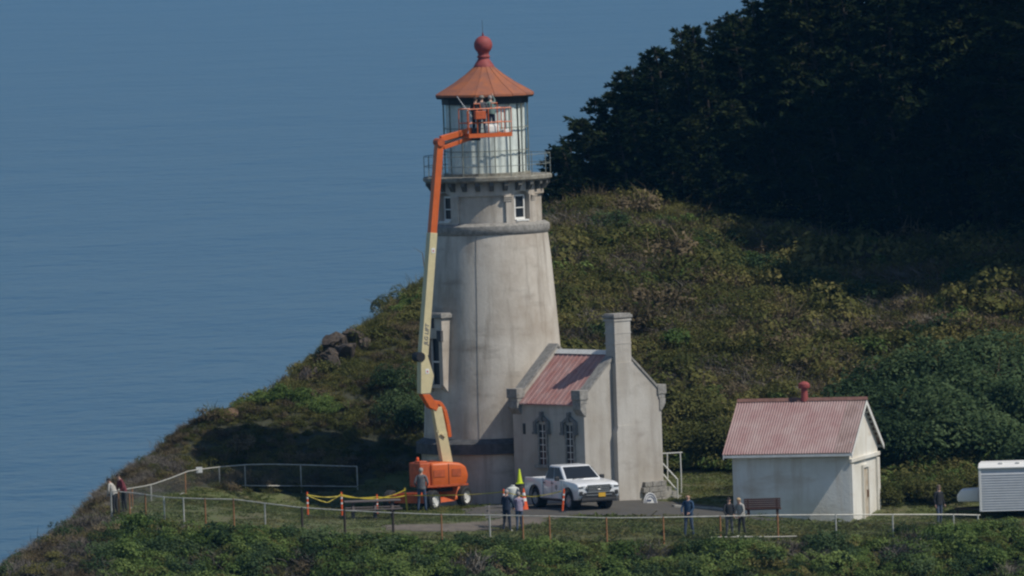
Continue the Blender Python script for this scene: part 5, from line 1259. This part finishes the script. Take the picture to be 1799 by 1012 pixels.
JEANS = cloth('blue_jeans', (.055, .085, .145)); NAVY = cloth('navy_cloth', (.018, .028, .055)); CHAR = cloth('charcoal_cloth', (.025, .027, .032)); LILAC = cloth('lilac_cloth', (.30, .25, .34)); GREYH = cloth('grey_hoodie', (.135, .14, .15))
BLUEJ = cloth('dark_blue_jacket', (.028, .060, .115)); MAROON = cloth('maroon_cloth', (.16, .035, .045)); PALE = cloth('pale_cloth', (.42, .40, .36)); TEAL = cloth('pale_teal_cloth', (.14, .215, .20)); HIVIS = cloth('grey_work_cloth', (.10, .10, .11))
HG = mat('grey_hair', (.32, .30, .28), .9, .3, 20); HB_ = mat('dark_hair', (.035, .025, .02), .8); HBL = mat('fair_hair', (.42, .30, .16), .8); HBR = mat('brown_hair', (.14, .10, .075), .8); WHSH = mat('white_shoe', (.65, .65, .62), .7)
RAILP = {'j': dict(el=(-.25, -.10, 1.16), wl=(-.16, -.32, 1.0), pl=(-.11, -.37, .98), er=(.25, -.10, 1.16), wr=(.16, -.32, 1.0), pr=(.11, -.37, .98))}
HANDSIN = {'j': dict(el=(-.27, .06, 1.15), wl=(-.19, -.12, .97), pl=(-.14, -.16, .93), er=(.27, .06, 1.15), wr=(.19, -.12, .97), pr=(.14, -.16, .93))}
def stance(d, w=.12, st=0.0):
    j = dict(d.get('j', {})); j.update(kl=(-w*.9, -.02-st*.5, .49), al=(-w*1.15, .02-st, .09), tl=(-w*1.3, -.15-st, .035), kr=(w*.9, -.02+st*.3, .49), ar=(w*1.15, .02+st, .09), tr=(w*1.3, -.15+st, .035)); e = dict(d); e['j'] = j; return e
person('man in grey hooded sweatshirt and blue jeans watching beside the boom lift', gp(742, -7.6), R_(172), GREYH, JEANS, HG, stance(HANDSIN, .14), 1.80)
person('person in a dark jacket and dark trousers standing with a phone beside the lilac coat', gp(891, -18.6), R_(150), NAVY, NAVY, HG, stance(dict(RAILP, bend=.06), .12, .05), 1.72, shoe=WHSH)
person('person in a lilac jacket and blue jeans standing right of the dark jacket', gp(913, -18.5), R_(-165), LILAC, JEANS, HG, stance(RAILP, .10), 1.60, hairstyle='long')
person('balding man in dark blue jacket and jeans leaning at the front fence', gp(1211, -20.4), R_(-20), BLUEJ, JEANS, None, stance(dict(RAILP, look=.3), .14, .06), 1.78)
person('person in dark jacket and grey trousers at the fence beside the white sleeve', gp(1282, -20.4), R_(12), CHAR, cloth('grey_trousers', (.085, .09, .105)), HB_, stance(dict(RAILP, bend=.05), .12), 1.62)
person('fair haired person in white top and black leggings bending over the fence', gp(1304, -20.3), R_(-38), PALE, CHAR, HBL, stance(dict(RAILP, bend=.24), .10, .10), 1.62, shoe=WHSH, hairstyle='long')
person('person in black top and blue trousers walking beside the white trailer', gp(1651, -15.5), R_(35), CHAR, cloth('slate_trousers', (.065, .085, .125)), HBR, stance({'j': {}}, .11, .07), 1.66)
person('person in pale top crouched over the far left corner of the fence', gp(203, -14.0), R_(-120), PALE, CHAR, HB_, stance(dict(RAILP, bend=.45), .12), 1.55)
person('person in maroon jacket leaning on the far left corner of the fence', gp(219, -13.6), R_(-60), MAROON, CHAR, HB_, stance(dict(RAILP, bend=.38), .12), 1.62)
# workers in the lift basket
UPARM = {'j': dict(el=(-.26, -.16, 1.55), wl=(-.22, -.26, 1.78), pl=(-.21, -.29, 1.86), er=(.27, -.12, 1.16), wr=(.2, -.33, 1.1), pr=(.17, -.4, 1.08))}
def bk(x, y): return K3(x, y, .06)
person('worker in black clothes standing at the controls end of the lift basket', bk(-.62, -.12), R_(160), CHAR, CHAR, HB_, stance(RAILP, .12), 1.62)
person('worker in dull teal top reaching up under the lantern eave from the basket', bk(.28, .2), R_(200), TEAL, NAVY, HG, stance(dict(UPARM, bend=.16), .12), 1.66)
person('worker in grey clothes and dark hair at the middle of the lift basket', bk(-.15, .22), R_(180), HIVIS, NAVY, HBR, stance(dict(RAILP, bend=.22), .11), 1.66, hat=mat('dull_helmet', (.22, .20, .17), .6))
#@@OBJECTS
